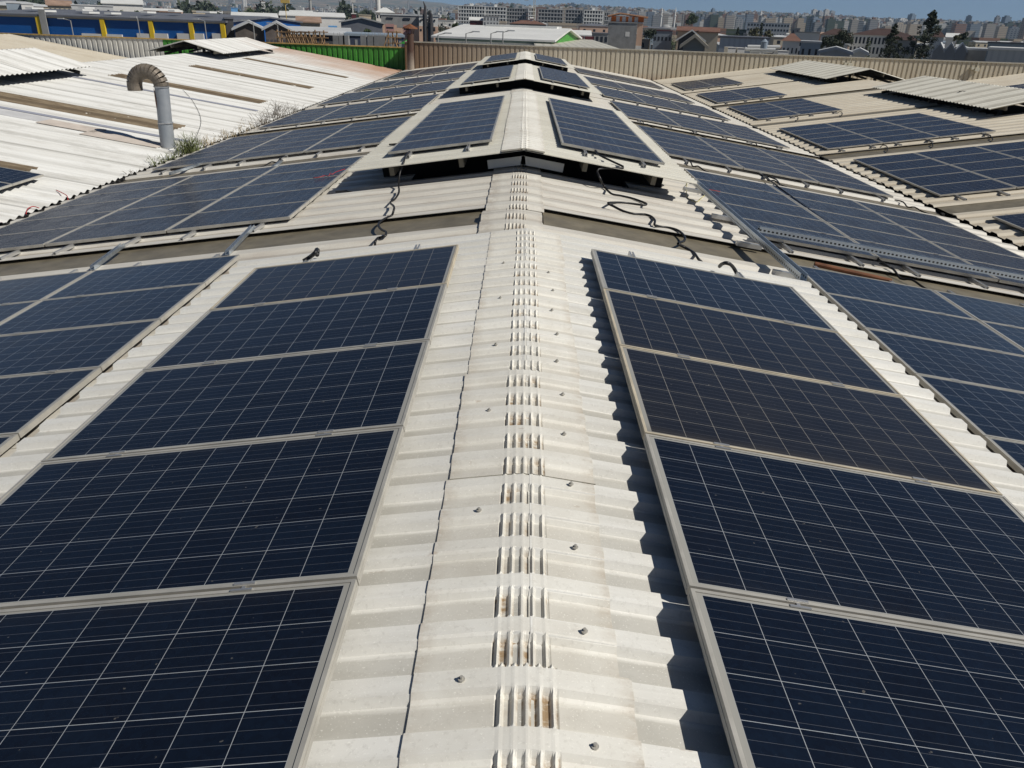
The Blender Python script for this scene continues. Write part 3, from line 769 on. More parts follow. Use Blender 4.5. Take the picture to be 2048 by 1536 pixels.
channel('steel_channel', 'perforated galvanised channel lying along the near edge of the second right array', MR.p(3.1, 9.84, .16), MR.p(8.2, 9.84, .16), .07, upv=Vector((math.sin(B), 0, math.cos(B))), group=CG)
# rail stubs that stick out toward the ridge
for j, (u, v) in enumerate(((1366, 378), (1423, 432), (1472, 487), (1545, 545))):
    p = MR.hit(u, v, .06); X = Vector((math.cos(B), 0, -math.sin(B)))
    m = MB(); m.box(0, .32, -.03, .03, -.02, .035, Matrix.Translation(p) @ Matrix.Rotation(B, 4, 'Y'))
    tag(m.build('rail_stub', M['alu']), f'short aluminium rail stub poking out beside the galvanised channel, {ORD[j]} from the vent', 'rail', 'rail stubs beside the right array')
# loose strips tying array rails across the brown strip on the left
for j, (p, q) in enumerate((((506, 457), (455, 510)), ((246, 494), (185, 540)), ((410, 327), (340, 350)), ((563, 325), (545, 338)))):
    channel('tie_strip', f'flat galvanised strip crossing the brown skylight strip on the left, {("nearest the ridge", "nearest the left frame edge", "second strip back, left one", "second strip back, right one")[j]}', ML.hit(*p, .07), ML.hit(*q, .05), .045, False, group='galvanised strips tying the arrays', cat='metal strip')
m = MB(); m.tube([MR.hit(1629, 528, .06), MR.hit(1782, 562, .06)], .03, 10); tag(m.build('rusty_pipe', M['rust']), 'rusty brown pipe lying on the brown skylight strip near the right arrays', 'pipe')
# small debris
for j, (pl, u, v, lab) in enumerate(((Plane(-.03, -.05, -1, CA), 778, 289, 'black scrap of cable lying on the second vent, left of its panels'), (ML, 671, 384, 'dark scrap lying in the shade left of the second vent'), (RB, 1918, 183, 'bent dark hook lying on the right vent'))):
    p = pl.hit(u, v, .05) if j < 2 else Plane(17.7, .07, -1, VA).hit(u, v, .05)
    m = MB(); m.tube([p, p+Vector((.15, .05, .01)), p+Vector((.3, -.02, 0))], .014, 6); tag(m.build('cable_scrap', M['black']), lab, 'scrap')

# ================================================================ weeds in the left valley
def weed_mat(n, a, b):
    m = NT(n); return m.fin(m.mix(m.noise(m.obj, 6, 3), a, b), .7)
M['weed'] = weed_mat('green_weed', (.07, .10, .025), (.16, .17, .06)); M['dry'] = weed_mat('dry_weed', (.22, .16, .08), (.34, .28, .17)); M['twig'] = weed_mat('dark_twig', (.05, .04, .025), (.12, .09, .06))
def tuft(p, n, h, mat, label, spread=.25, thin=.006, leafy=True):
    m = MB()
    for i in range(n):
        a = random.uniform(0, 6.28); q = Vector(p)+Vector((random.gauss(0, spread*.4), random.gauss(0, spread*.8), 0))
        hh = h*random.uniform(.45, 1.1); ln = random.uniform(.15, .7)*hh; pts = []
        for k in range(6):
            t = k/5; pts.append(q+Vector((math.cos(a)*ln*t*t, math.sin(a)*ln*t*t, hh*(t-.25*t*t*ln/hh))))
        if leafy:
            for k in range(5):
                w0, w1 = thin*2.2*(1-k/5.5), thin*2.2*(1-(k+1)/5.5); side = Vector((-math.sin(a), math.cos(a), 0))
                m.quad(pts[k]-side*w0, pts[k]+side*w0, pts[k+1]+side*w1, pts[k+1]-side*w1)
            for k in range(2, 5):
                d = Vector((random.gauss(0, 1), random.gauss(0, 1), .5)).normalized()*hh*.25; s2 = d.cross(Vector((0, 0, 1))).normalized()*thin*1.6
                m.add([pts[k]-s2, pts[k]+s2, pts[k]+d], [(0, 1, 2)])
        else:
            m.tube(pts, [thin*(1-.7*k/5) for k in range(6)], 4)
            for k in range(1, 5):
                d = Vector((random.gauss(0, 1), random.gauss(0, 1), .6)).normalized()*hh*.3; m.tube([pts[k], pts[k]+d*.5, pts[k]+d], [thin*.6, thin*.5, thin*.3], 3)
    return tag(m.build('weed', mat), label, 'weed', 'weeds growing in the valley gutter')
G = Vector
for i, (y, n, h, mt, lab, sp) in enumerate((
    (17.0, 12, .33, 'twig', 'lone sparse sapling in the gutter, nearest weed to the camera', .1), (18.1, 14, .42, 'weed', 'small feathery weed left of the big green tuft', .15), (18.9, 34, .36, 'weed', 'low green weed in the gutter just before the duct', .25),
    (20.0, 80, .62, 'weed', 'big bushy green weed tuft at the foot of the vent duct', .32), (21.3, 40, .5, 'dry', 'dry straw-coloured weed right behind the vent duct', .35), (22.8, 44, .5, 'dry', 'pale dry grass clump between the duct and the twigs', .45),
    (24.3, 34, .55, 'dry', 'dry weed clump in the middle of the gutter row', .45), (26.0, 34, .7, 'twig', 'dark bare twigs rising from the gutter', .45), (27.9, 36, .95, 'twig', 'tallest dark bare twigs at the far end of the weeds', .5), (29.6, 22, .6, 'twig', 'last small dark twigs before the gutter runs clean', .4))):
    tuft((-8.5, y, -1.78), int(n*(2.2 if mt == 'weed' else 1.15)), h*(1.05 if mt == 'weed' else .85), M[mt], lab, sp, .006 if mt != 'twig' else .007, mt != 'twig')

# thin hanging wire on the left roof
cable('loose_wire', 'thin grey wire curving over the white left roof right of the duct', [LB.hit(u, v, .05) for u, v in ((366, 180), (384, 200), (398, 225), (402, 245), (396, 265), (390, 278))], .006, M['steel_dark'], 'wire')

exec_bg = True
# ================================================================ background
GZ = -9.0
def struct(o): o['kind'] = 'structure'; return o
gm = NT('dusty_industrial_ground'); gf = gm.noise(gm.obj, .012, 6, .7); gg = gm.noise(gm.obj, .09, 5, .7)
gmat = gm.fin(gm.mix(gm.ramp(gg, .42, .6), gm.mix(gm.ramp(gf, .4, .6), (.24, .21, .17), (.13, .13, .12)), gm.mix(gm.ramp(gf, .45, .55), (.06, .08, .035), (.17, .15, .12))), .9)
m = MB(); m.quad((-9000, -400, GZ), (9000, -400, GZ), (9000, 11500, GZ), (-9000, 11500, GZ)); struct(m.build('ground', gmat))
# hills on the left horizon
hm = NT('dry_hillside'); h1 = hm.noise(hm.obj, .0016, 6, .7); h2 = hm.noise(hm.obj, .008, 5, .75)
hmat = hm.fin(hm.mix(hm.ramp(h2, .4, .62), hm.mix(hm.ramp(h1, .4, .6), (.26, .17, .10), (.12, .10, .07)), (.04, .055, .03)), .95)
def hills(D0, D1, prof, nm, amp):
    m = MB(); nx, ny = 90, 14; us = [p[0] for p in prof]
    rnd = random.Random(5); ph = [rnd.uniform(0, 6) for _ in range(8)]
    vs = []
    for j in range(ny+1):
        t = j/ny; D = D0+(D1-D0)*min(1, t*1.15)
        for i in range(nx+1):
            u = us[0]+(us[-1]-us[0])*i/nx
            for (a, va), (b, vb) in zip(prof, prof[1:]):
                if a <= u <= b: v = va+(vb-va)*(u-a)/(b-a)
            top = at(u, v, D1); x = top.x*D/D1
            s = math.sin(min(1, t*1.15)*math.pi/2)**1.6
            z = GZ-2+(top.z-GZ)*s+amp*s*(math.sin(x*.0031+ph[0]+D*.002)+.6*math.sin(x*.008+ph[1]-D*.003)+.35*math.sin(x*.021+D*.006+ph[2]))
            vs.append((x, D, z))
    for j in range(ny):
        for i in range(nx):
            a = j*(nx+1)+i; m.f.append((a, a+1, a+nx+2, a+nx+1))
    m.v = vs; return struct(m.build(nm, hmat, smooth=True))
hills(4200, 9000, [(-300, -60), (100, -45), (400, -30), (600, -22), (740, -8), (830, 0), (900, 9), (960, 16), (1020, 24), (1090, 36), (1150, 52), (1200, 70)], 'hills', 9)

def cmat(name, c, r=.7, var=.1, sc=.3): return plain(name, c, r, 0, var, sc, .3)
BC = {'white': cmat('white_render', (.62, .61, .58)), 'cream': cmat('cream_render', (.55, .47, .34)), 'grey': cmat('grey_render', (.30, .30, .29), var=.2), 'dark': cmat('dark_cladding', (.06, .06, .065)),
      'concrete': cmat('bare_concrete', (.25, .25, .245), .85, .25, .5), 'pink': cmat('peach_render', (.56, .38, .28)), 'rose': cmat('rose_render', (.42, .24, .22)), 'blue': cmat('blue_cladding', (.008, .085, .30), .4, .06),
      'yellow': cmat('yellow_cladding', (.72, .50, .03), .4, .06), 'orange': cmat('orange_render', (.62, .16, .02)), 'brown': cmat('brown_tile', (.055, .032, .027), .8, .2), 'terra': cmat('terracotta_tile', (.15, .08, .058), .8, .25),
      'tin': cmat('pale_tin_roof', (.46, .47, .47), .5, .15), 'tindark': cmat('dark_tin_roof', (.13, .135, .15), .5, .2), 'rusttin': cmat('rusty_tin_roof', (.28, .19, .14), .7, .35), 'tinblue': cmat('blue_grey_tin', (.24, .29, .34), .5, .15),
      'maroon': cmat('maroon_cladding', (.10, .025, .03), .5), 'green': M['green'], 'sky': cmat('light_blue_sheet', (.14, .34, .60), .5), 'glass': cmat('dark_window', (.025, .03, .04), .2), 'wood': cmat('timber_props', (.30, .19, .10), .8, .3, 2),
      'roofwhite': cmat('white_metal_roof', (.66, .66, .63), .45, .08), 'beige': cmat('beige_render', (.42, .38, .30), .7)}
def brickish(name, a, b, sx, sz, fx=.5, fz=.5):
    """facade material: rows of windows in the wall's own pattern"""
    m = NT(name); x, y, z = m.sep(m.obj)
    wx = m.math('LESS_THAN', m.math('FRACT', m.math('ADD', m.math('MULTIPLY', m.math('ADD', x, y), 1/sx), 50)), fx)
    wz = m.math('LESS_THAN', m.math('FRACT', m.math('MULTIPLY', z, 1/sz)), fz)
    n = m.noise(m.obj, .2, 3)
    return m.fin(m.mix(m.math('MULTIPLY', m.math('MULTIPLY', wx, wz), .9), m.mix(n, a, tuple(q*.8 for q in a)), b), .6)
TW = [brickish('pale_tower_facade', (.58, .57, .54), (.10, .12, .15), 5.5, 3.1, .55, .5), brickish('grey_tower_facade', (.32, .33, .34), (.08, .10, .13), 6, 3.0, .6, .5), brickish('beige_tower_facade', (.50, .43, .33), (.10, .10, .11), 4.2, 3.0, .5, .45),
      brickish('blue_glass_tower_facade', (.16, .21, .27), (.05, .08, .12), 3.2, 3.2, .7, .6), brickish('banded_tower_facade', (.62, .60, .56), (.14, .13, .12), 40, 3.0, 1, .45), brickish('brown_tower_facade', (.30, .22, .17), (.08, .08, .09), 5, 3.0, .5, .5)]
TWN = ['pale', 'grey', 'beige', 'blue-grey', 'white banded', 'brownish']
FP = []      # footprints of hand placed buildings (u0, u1, D)
def root_at(name, x, D, label, cat, group=None):
    r = empty(name, (x, D, GZ)); tag(r, label, cat, group); return r
def bldg(name, label, u0, u1, vt, D, dep, wall, roof='flat', rmat=None, rise=0, win=None, over=.4, cat='building', group=None, base=None, wmat='glass', wv=None, ztop=None, face=True):
    a, b = at(u0, vt, D), at(u1, vt, D); x0, x1 = a.x, b.x; zt = ztop if ztop is not None else (a.z+b.z)/2; zb = base if base is not None else GZ
    xc = (x0+x1)/2; th = math.atan2(xc, D) if face else 0; w = (x1-x0)/2*math.cos(th); H = zt-zb; FP.append((u0, u1, D))
    r = empty(name, (xc, D, zb), -th); tag(r, label, cat, group)
    m = MB(); m.box(-w, w, 0, dep, 0, H)
    if roof == 'gy': m.add([(-w, 0, H), (w, 0, H), (0, 0, H+rise), (-w, dep, H), (w, dep, H), (0, dep, H+rise)], [(0, 1, 2), (4, 3, 5)])
    if roof == 'gx': m.add([(-w, 0, H), (-w, dep, H), (-w, dep/2, H+rise), (w, 0, H), (w, dep, H), (w, dep/2, H+rise)], [(0, 2, 1), (3, 4, 5)])
    m.build('wall', wall, r)
    rm = rmat or BC['tin']; m = MB(); o = over; t = .25
    if roof == 'flat': m.box(-w-o*.3, w+o*.3, -o*.3, dep+o*.3, H+.005, H+t)
    elif roof == 'gy':
        k = rise/w
        for sx in (-1, 1):
            e = sx*(w+o); ze = H-o*k
            m.add([(e, -o, ze), (0, -o, H+rise+.01), (0, dep+o, H+rise+.01), (e, dep+o, ze), (e, -o, ze+t), (0, -o, H+rise+t), (0, dep+o, H+rise+t), (e, dep+o, ze+t)], [(0, 1, 2, 3), (7, 6, 5, 4), (0, 4, 5, 1), (3, 2, 6, 7), (0, 3, 7, 4)])
    elif roof == 'gx':
        k = rise/(dep/2)
        for sy in (-1, 1):
            yy = dep/2+sy*(dep/2+o); ze = H-o*k; yr = dep/2
            m.add([(-w-o, yy, ze), (-w-o, yr, H+rise+.01), (w+o, yr, H+rise+.01), (w+o, yy, ze), (-w-o, yy, ze+t), (-w-o, yr, H+rise+t), (w+o, yr, H+rise+t), (w+o, yy, ze+t)], [(0, 1, 2, 3), (7, 6, 5, 4), (0, 4, 5, 1), (3, 2, 6, 7), (0, 3, 7, 4)])
    elif roof == 'hip':
        q = min(w, dep/2)*.8
        m.add([(-w-o, -o, H), (w+o, -o, H), (w+o, dep+o, H), (-w-o, dep+o, H), (-w+q, dep/2, H+rise), (w-q, dep/2, H+rise)], [(0, 1, 5, 4), (1, 2, 5), (2, 3, 4, 5), (3, 0, 4), (0, 3, 2, 1)])
    m.build('roof', rm, r)
    if win:
        nx, zs, fw, fh = win
        for z in zs:
            for i in range(nx):
                cx = -w+2*w*(i+.5)/nx; hw = w/nx*fw; m = MB()
                m.box(cx-hw, cx+hw, -.04, .0, z*H-fh/2, z*H+fh/2); m.build('window', BC[wmat], r)
    return r, w, H
# ---- blue hall on the left
D = 118
r, w, H = bldg('blue_hall', 'long blue clad hall with yellow pilasters and a dark shallow roof', -60, 447, 37, D, 40, BC['blue'], 'gx', BC['tindark'], .7, cat='hall', ztop=.35, face=False)
def loc(u, v, r, D): q = at(u, v, D); return q.x-r.location.x, q.z-r.location.z
for u in (80, 207, 303, 383, 446):
    x, z = loc(u, 50, r, D); m = MB(); m.box(x-.30, x+.30, -.35, -.01, 0, H); m.build('pilaster', BC['yellow'], r)
x, _ = loc(92, 50, r, D); m = MB(); m.box(x-.45, x+.45, -.5, -.36, 0, H+.9); m.build('downpipe_box', BC['grey'], r)
m = MB(); m.box(-w, w, -.12, -.01, H-.16, H+.02); m.build('trim', BC['cream'], r)
for a, b in ((165, 245), (275, 300), (309, 336), (355, 380), (386, 408), (425, 446)):
    x0, z0 = loc(a, 66.5, r, D); x1, _ = loc(b, 66.5, r, D); m = MB(); m.box(x0, x1, -.3, -.02, z0-6, z0-.0); m.build('white_panel', BC['white'], r)
for u in (10, 60, 98, 115, 150, 195, 250, 290, 350, 365):
    x, z = loc(u, 30, r, D); m = MB(); m.box(x-.5, x+.5, 3+(u % 3)*3, 6+(u % 3)*3, H+.55+(u % 3)*.3, H+.8+(u % 3)*.3); m.build('roof_vent', BC['roofwhite'], r)
bldg('dark_annex', 'black clad end bay beside the last yellow pilaster of the blue hall', 450, 466, 38, 118.5, 14, BC['dark'], cat='building', rmat=BC['tindark'])
# ---- sheds
bldg('white_shed', 'white low shed with a plain white gable roof beside the black end bay', 466, 556, 48, 150, 26, BC['grey'], 'gx', BC['roofwhite'], 1.6)
bldg('brick_shed', 'dark brick open shed with grey double pitched roof behind the green wall', 470, 528, 59, 105, 18, cmat('sooty_brick', (.10, .085, .075), .9, .3, 1), 'gy', BC['tin'], .75, (7, (.78,), .7, 1.6), wmat='dark')
bldg('brick_shed', 'second bay of the dark brick shed, nearer the timber props', 530, 578, 59, 105, 18, cmat('sooty_brick_two', (.12, .10, .09), .9, .3, 1), 'gy', BC['tin'], .7, (6, (.78,), .6, 1.6), wmat='dark')
bldg('low_shed', 'low dark shed with a long grey tin roof behind the timber props', 575, 700, 69, 112, 12, BC['dark'], 'gx', BC['tin'], .6)
bldg('low_shed', 'dark blue open shed with pale roof edge right of the timber props', 690, 808, 73, 100, 12, cmat('navy_shadow', (.04, .05, .08)), 'flat', BC['tinblue'], 0, (8, (.85,), .35, 1.8), wmat='concrete')
bldg('grey_hall', 'dark grey hall with a shallow gable left of the peach building', 682, 765, 46, 160, 20, BC['tindark'], 'gy', BC['grey'], .8)
# timber props / formwork
def props(u, D, n, lab, h=1.5):
    b = at(u, 92, D); r = empty('formwork', (b.x, D, b.z)); tag(r, lab, 'formwork', 'timber formwork behind the green wall')
    for k in range(n):
        m = MB(); x = (k-n/2)*.42; m.tube([(x, 0, -1), (x, 0, h*random.uniform(.8, 1))], .07, 5); m.build('post', BC['wood'], r)
        m = MB(); m.tube([(x, 0, h*.7), (x+random.choice((-1, 1))*.8, -.3, -1)], .05, 5); m.build('brace', BC['wood'], r)
    for z in (.2, .7, 1.2):
        m = MB(); m.box(-n/2*.42-.2, n/2*.42, -.08, .06, z, z+.09); m.build('waler', BC['wood'], r)
for u, n, lab in ((578, 5, 'yellowish timber formwork cage farthest left behind the green wall'), (600, 5, 'dense timber formwork cage next to the leftmost one'), (620, 4, 'tall narrow timber formwork cage in the middle of the row'), (645, 3, 'small splayed timber formwork right of the tall cage'), (790, 3, 'timber formwork cage next to the brown parapet corner')):
    props(u, 82, n, lab)
for k, u in enumerate((672, 684, 692, 727, 741, 754, 765, 778)):
    b = at(u, 92, 84); m = MB(); m.box(b.x-.28, b.x+.28, 84, 84.5, -4, at(u, 71, 84).z)
    m.tube([(b.x-.2, 84.2, at(u, 71, 84).z), (b.x-.2, 84.2, at(u, 65, 84).z)], .02, 4).tube([(b.x+.2, 84.2, at(u, 71, 84).z), (b.x+.2, 84.2, at(u, 66, 84).z)], .02, 4)
    tag(m.build('concrete_column', BC['concrete']), f'bare concrete column with starter bars behind the green wall, {ORD[k]} from the left', 'column', 'unfinished concrete columns')
m = MB(); m.add([(at(799, 87, 62).x, 62, at(799, 87, 62).z), (at(812, 88, 62).x, 62, at(812, 88, 62).z), (at(812, 80, 62).x, 62, at(812, 80, 62).z)]+[(at(799, 87, 62).x, 66, at(799, 87, 62).z), (at(812, 88, 62).x, 66, at(812, 88, 62).z), (at(812, 80, 62).x, 66, at(812, 80, 62).z)], [(0, 1, 2), (5, 4, 3), (0, 2, 5, 3), (0, 3, 4, 1), (1, 4, 5, 2)])
tag(m.build('green_awning', cmat('bright_green_sheet', (.08, .50, .08))), 'small bright green sloping awning left of the brown parapet corner', 'awning')
# ---- peach and grey building
D = 165
r, w, H = bldg('peach_building', 'grey and peach three storey block with narrow windows and patchy unfinished render', 762, 838, 31, D, 14, BC['concrete'])
x0, z0 = loc(762, 49, r, D); m = MB(); m.box(-w-.02, w, -.06, -.005, 0, z0); m.build('peach_render', BC['pink'], r)
for a, b, v0, v1, mt in ((773, 786, 35, 38, 'glass'), (806, 820, 36, 40, 'glass'), (773, 787, 54, 57, 'glass'), (808, 821, 56, 60, 'glass'), (772, 788, 48, 72, 'rose'), (807, 822, 50, 74, 'rose'), (794, 806, 49, 55, 'concrete')):
    xa, za = loc(a, v1, r, D); xb, zb = loc(b, v0, r, D); m = MB(); m.box(xa, xb, -.10 if mt == 'glass' else -.08, -.061, za, zb); m.build('window' if mt == 'glass' else 'render_patch', BC[mt], r)
r, w, H = bldg('peach_building', 'white topped peach stair block right of the grey and peach block, yellow tank above', 838, 876, 33, D-3, 12, BC['white'])
x0, z0 = loc(838, 52, r, D-3); m = MB(); m.box(-w-.02, w+.02, -.06, -.005, 0, z0); m.build('peach_render', BC['pink'], r)
for u in (842, 851, 869):
    for v in (41, 60):
        xa, za = loc(u-1.7, v+2, r, D-3); xb, zb = loc(u+1.7, v-2, r, D-3); m = MB(); m.box(xa, xb, -.1, -.061, za, zb); m.build('window', BC['glass'], r)
xa, za = loc(866, 39, r, D-3); xb, zb = loc(875, 31, r, D-3); m = MB(); m.box(xa, xb, 2, 4.5, H+.25, zb); m.build('roof_tank', cmat('lime_yellow_tank', (.55, .55, .12)), r)
for k, (u, vt, wd, lab) in enumerate(((850, 3, .42, 'tall dark flue with ragged top behind the peach stair block'), (858, 18, .32, 'shorter dark flue with a bend right of the tall ragged one'), (862, 20, .5, 'dark shaft running down the peach stair block'))):
    b = at(u, 60, 160); t = at(u, vt, 160); m = MB(); m.tube([(b.x, 160, GZ), (b.x, 160, t.z-2.2)], wd, 8).tube([(b.x, 160, t.z-2.3), (b.x+.1, 160, t.z-.8), (b.x-.25, 160, t.z)], [wd*.8, wd*.5, wd*.15], 6)
    m.box(b.x-wd*1.5, b.x+wd*1.6, 159.7, 160.3, t.z-3.3, t.z-2.9)
    tag(m.build('dark_flue', BC['dark']), lab, 'chimney')
# ---- white hall with green gable
D = 120
x0, x1 = at(868, 75, D).x, at(1104, 86, D).x
r = empty('white_hall', ((x0+x1)/2, D, GZ)); tag(r, 'low white metal hall with bright green gable end and pale ridge vent', 'hall'); FP.append((860, 1112, D)); r.rotation_euler.z = -R(10)
w = (x1-x0)/2; H = at(990, 79, D).z-GZ; dep = 34; rise = at(1000, 56, D+17).z-GZ-H
m = MB(); m.box(-w, w, 0, dep, 0, H); m.add([(w, 0, H), (w, dep, H), (w, dep/2, H+rise)], [(0, 1, 2)]).add([(-w, 0, H), (-w, dep, H), (-w, dep/2, H+rise)], [(0, 2, 1)]); m.build('wall', BC['green'], r)
m = MB()
for sy in (-1, 1):
    yy = dep/2+sy*(dep/2+.5); m.add([(-w-.6, yy, H-.05), (-w-.6, dep/2, H+rise+.05), (w+.6, dep/2, H+rise+.05), (w+.6, yy, H-.05), (-w-.6, yy, H+.2), (-w-.6, dep/2, H+rise+.3), (w+.6, dep/2, H+rise+.3), (w+.6, yy, H+.2)], [(0, 1, 2, 3), (7, 6, 5, 4), (0, 4, 5, 1), (3, 2, 6, 7), (0, 3, 7, 4)])
m.build('roof', BC['roofwhite'], r)
m = MB(); m.box(-w*.55, w*.82, dep/2-1.3, dep/2+1.3, H+rise+.15, H+rise+.5); m.build('ridge_vent', BC['roofwhite'], r)
m = MB(); m.box(-w, w, -.35, -.02, H-.35, H-.08); m.build('gutter', cmat('dark_green_gutter', (.10, .14, .12)), r)
m = MB(); m.box(-w, w, -1.8, -.36, H-1.5, H-.75); m.build('lower_canopy', BC['roofwhite'], r)
m = MB(); m.box(-w, w, -.06, -.005, 0, H-.36); m.build('front_cladding', BC['roofwhite'], r)
m = MB(); m.box(w+.01, w+.08, 2, 6, 0, H-.2); m.build('door', BC['maroon'], r)
# ---- grey block with orange penthouse
D = 215
r, w, H = bldg('grey_block', 'blank grey concrete block with an orange striped penthouse under a shallow gable', 1217, 1275, 46, D, 22, BC['concrete'], rmat=BC['grey'])
x0, z0 = loc(1222, 46, r, D); x1, zt = loc(1288, 38, r, D); m = MB(); xm = (x0+x1)/2; m.box(x0, x1, 2, 14, H+.25, H+1.55)
m.build('penthouse', BC['orange'], r)
m = MB(); t = .3
for sx in (-1, 1):
    e = xm+sx*((x1-x0)/2+1); m.add([(e, 1, H+1.35), (xm-2, 1, H+2.1), (xm-2, 16, H+2.1), (e, 16, H+1.35), (e, 1, H+1.35+t), (xm-2, 1, H+2.1+t), (xm-2, 16, H+2.1+t), (e, 16, H+1.35+t)], [(0, 1, 2, 3), (7, 6, 5, 4), (0, 4, 5, 1), (3, 2, 6, 7), (0, 3, 7, 4)])
m.build('penthouse_roof', cmat('salmon_roof', (.62, .34, .20)), r)
for k in range(4):
    m = MB(); xx = x0+1.2+k*(x1-x0-2)/4; m.box(xx, xx+.9, 1.95, 1.99, H+.3, H+1.45); m.build('window', BC['white'], r)
xa, za = loc(1250, 73, r, D); m = MB(); m.box(xa, xa+1.1, -.04, 0, za, za+1.1); m.build('window', BC['white'], r)
r, w, H = bldg('grey_block', 'pale rendered stair wing at the right side of the blank grey block', 1275.5, 1287, 47, D+1, 14, BC['pink'])
m = MB(); m.box(-w-.01, w+.01, -.06, -.005, 0, H*.55); m.build('render_patch', BC['white'], r)
# ---- roof just behind the far wall (pale gridded roof), small cream gable, ducts
gr = NT('gridded_pale_roof'); x_, y_, z_ = gr.sep(gr.obj)
gl = gr.math('MAXIMUM', gr.math('LESS_THAN', gr.math('FRACT', gr.math('MULTIPLY', gr.math('ADD', x_, 200), .9)), .3), gr.math('LESS_THAN', gr.math('FRACT', gr.math('MULTIPLY', y_, .16)), .16))
grm = gr.fin(gr.mix(gr.math('MULTIPLY', gl, .6), (.52, .50, .42), (.33, .32, .27)), .5)
def lowroof(lab, u0, u1, D0, D1, z, mat=None, cat='hall', vents=()):
    x0, x1 = at(u0, 85, D0).x, at(u1, 85, D0).x; r = empty('low_hall', ((x0+x1)/2, D0, GZ)); tag(r, lab, cat, 'low halls behind the far wall'); w = (x1-x0)/2
    m = MB(); m.box(-w, w, 0, D1-D0, 0, z-GZ-.01); m.build('wall', BC['grey'], r)
    m = MB(); m.quad((-w, 0, z-GZ), (w, 0, z-GZ), (w, D1-D0, z-GZ+.5), (-w, D1-D0, z-GZ+.5)); m.build('roof', mat or grm, r); FP.append((u0, u1, D0)); FP.append((u0, u1, D1))
    return r, w, z-GZ
r, w, h = lowroof('wide pale gridded roof with small maroon vents behind the beige wall', 1082, 1362, 66, 160, -1.15)
for k in range(5):
    m = MB(); xx = -w*.55+k*w*.33; m.box(xx, xx+1.5, 88, 90, h+.4, h+1.0); m.build('roof_vent', BC['maroon'], r)
m = MB(); m.box(w*.5, w*.85, 12, 22, h+.1, h+.5); m.build('roof_opening', BC['dark'], r)
r, w, h = lowroof('narrow pale gridded roof with air handling ducts right of the cream gable', 1400, 1560, 66, 100, -1.2)
lowroof('pale gridded roof strip in front of the school building', 1565, 1835, 66, 96, -1.35)
lowroof('white flat roof with dark panels in front of the tall pine', 1840, 1860, 70, 90, -1.3, BC['roofwhite'])
bldg('gabled_skylight', 'cream ribbed gable roof poking up behind the beige wall', 1366, 1410, 93, 64, 6, BC['beige'], 'gy', BC['beige'], .62, cat='roof gable', over=.25)
bldg('gabled_skylight', 'low grey tent-like gable behind the beige wall, right of the ducts', 1640, 1700, 108, 66, 5, BC['tin'], 'gy', BC['tin'], .28, cat='roof gable', over=.2)
bldg('gabled_skylight', 'smaller grey gable right of the tent-like one behind the beige wall', 1704, 1732, 109, 67, 5, BC['tin'], 'gy', BC['tin'], .22, cat='roof gable', over=.2)
for k, (u0, u1, v0, v1, lab) in enumerate(((1455, 1472, 96, 104, 'white air handling box, first of the pair on the roof behind the wall'), (1474, 1490, 97, 105, 'white air handling box, second of the pair on the roof behind the wall'), (1556, 1578, 103, 107, 'low white box at the right end of the ducts'))):
    a, b = at(u0, v1, 66), at(u1, v0, 66); m = MB(); m.box(a.x, b.x, 66, 67.2, a.z-.6, b.z); m.box(a.x-.03, b.x+.03, 65.97, 67.23, b.z, b.z+.05); tag(m.build('air_handler', BC['white']), lab, 'air unit')
for k, (u0, u1, v, rr, lab) in enumerate(((1495, 1560, 93, .13, 'upper long grey duct on the roof behind the wall'), (1490, 1550, 98, .16, 'middle long grey duct on the roof behind the wall'), (1500, 1545, 102, .12, 'lower short duct on the roof behind the wall'))):
    m = MB(); m.tube([at(u0, v, 70), at(u1, v+1, 70)], rr, 10); q = at((u0+u1)/2, v, 70); m.tube([q, q+Vector((0, 0, -.8))], rr*.7, 8); tag(m.build('roof_duct', BC['tin']), lab, 'duct', 'roof ducts behind the wall')
q = at(1527, 97, 69); m = MB(); m.tube([q, q+Vector((0, 0, .5))], .28, 14).tube([q+Vector((0, 0, .5)), q+Vector((0, 0, .72))], [.3, .05], 14); tag(m.build('roof_fan', BC['tinblue']), 'round domed metal fan on the roof with ducts', 'fan')
# ---- pale shed, house row, school
bldg('pale_shed', 'pale blue-grey ribbed shed wall under a brown fascia behind the ducts', 1440, 1539, 77, 130, 20, brickish('pale_ribbed_wall', (.42, .46, .50), (.33, .36, .40), .8, 400, .4, 1), 'flat', BC['tindark'])
bldg('dark_gable_shed', 'dark shed with a white edged gable left of the pale ribbed shed', 1357, 1407, 80, 135, 16, BC['dark'], 'gy', BC['roofwhite'], 1.3)
bldg('blue_house', 'pale blue-grey house with two dark windows behind the wall', 1602, 1642, 86, 120, 10, BC['tinblue'], 'flat', BC['tin'], 0, (3, (.87,), .35, .9))
bldg('brown_house', 'orange-brown roofed house left of the pale blue-grey house', 1566, 1600, 82, 135, 10, BC['white'], 'hip', BC['terra'], 1.1, (4, (.85,), .35, .8))
bldg('white_house', 'white house with small balcony behind the pale shed', 1590, 1640, 66, 190, 12, BC['white'], 'flat', BC['grey'], 0, (5, (.6, .8), .4, 1.1))
bldg('white_house', 'white side building of the school with a dark window strip', 1642, 1700, 70, 212, 14, BC['white'], 'hip', BC['brown'], 1.5, (5, (.45, .68, .88), .35, 1.4))
bldg('school_building', 'long white three storey school with brown hipped roof and regular windows', 1702, 1828, 71, 215, 16, BC['white'], 'hip', BC['brown'], 1.7, (16, (.45, .67, .88), .5, 1.5))
bldg('school_building', 'projecting grey wing of the school under the same brown roof, behind the pines', 1778, 1835, 80, 180, 20, BC['grey'], 'hip', BC['brown'], 1.3, (6, (.55, .8), .4, 1.4))
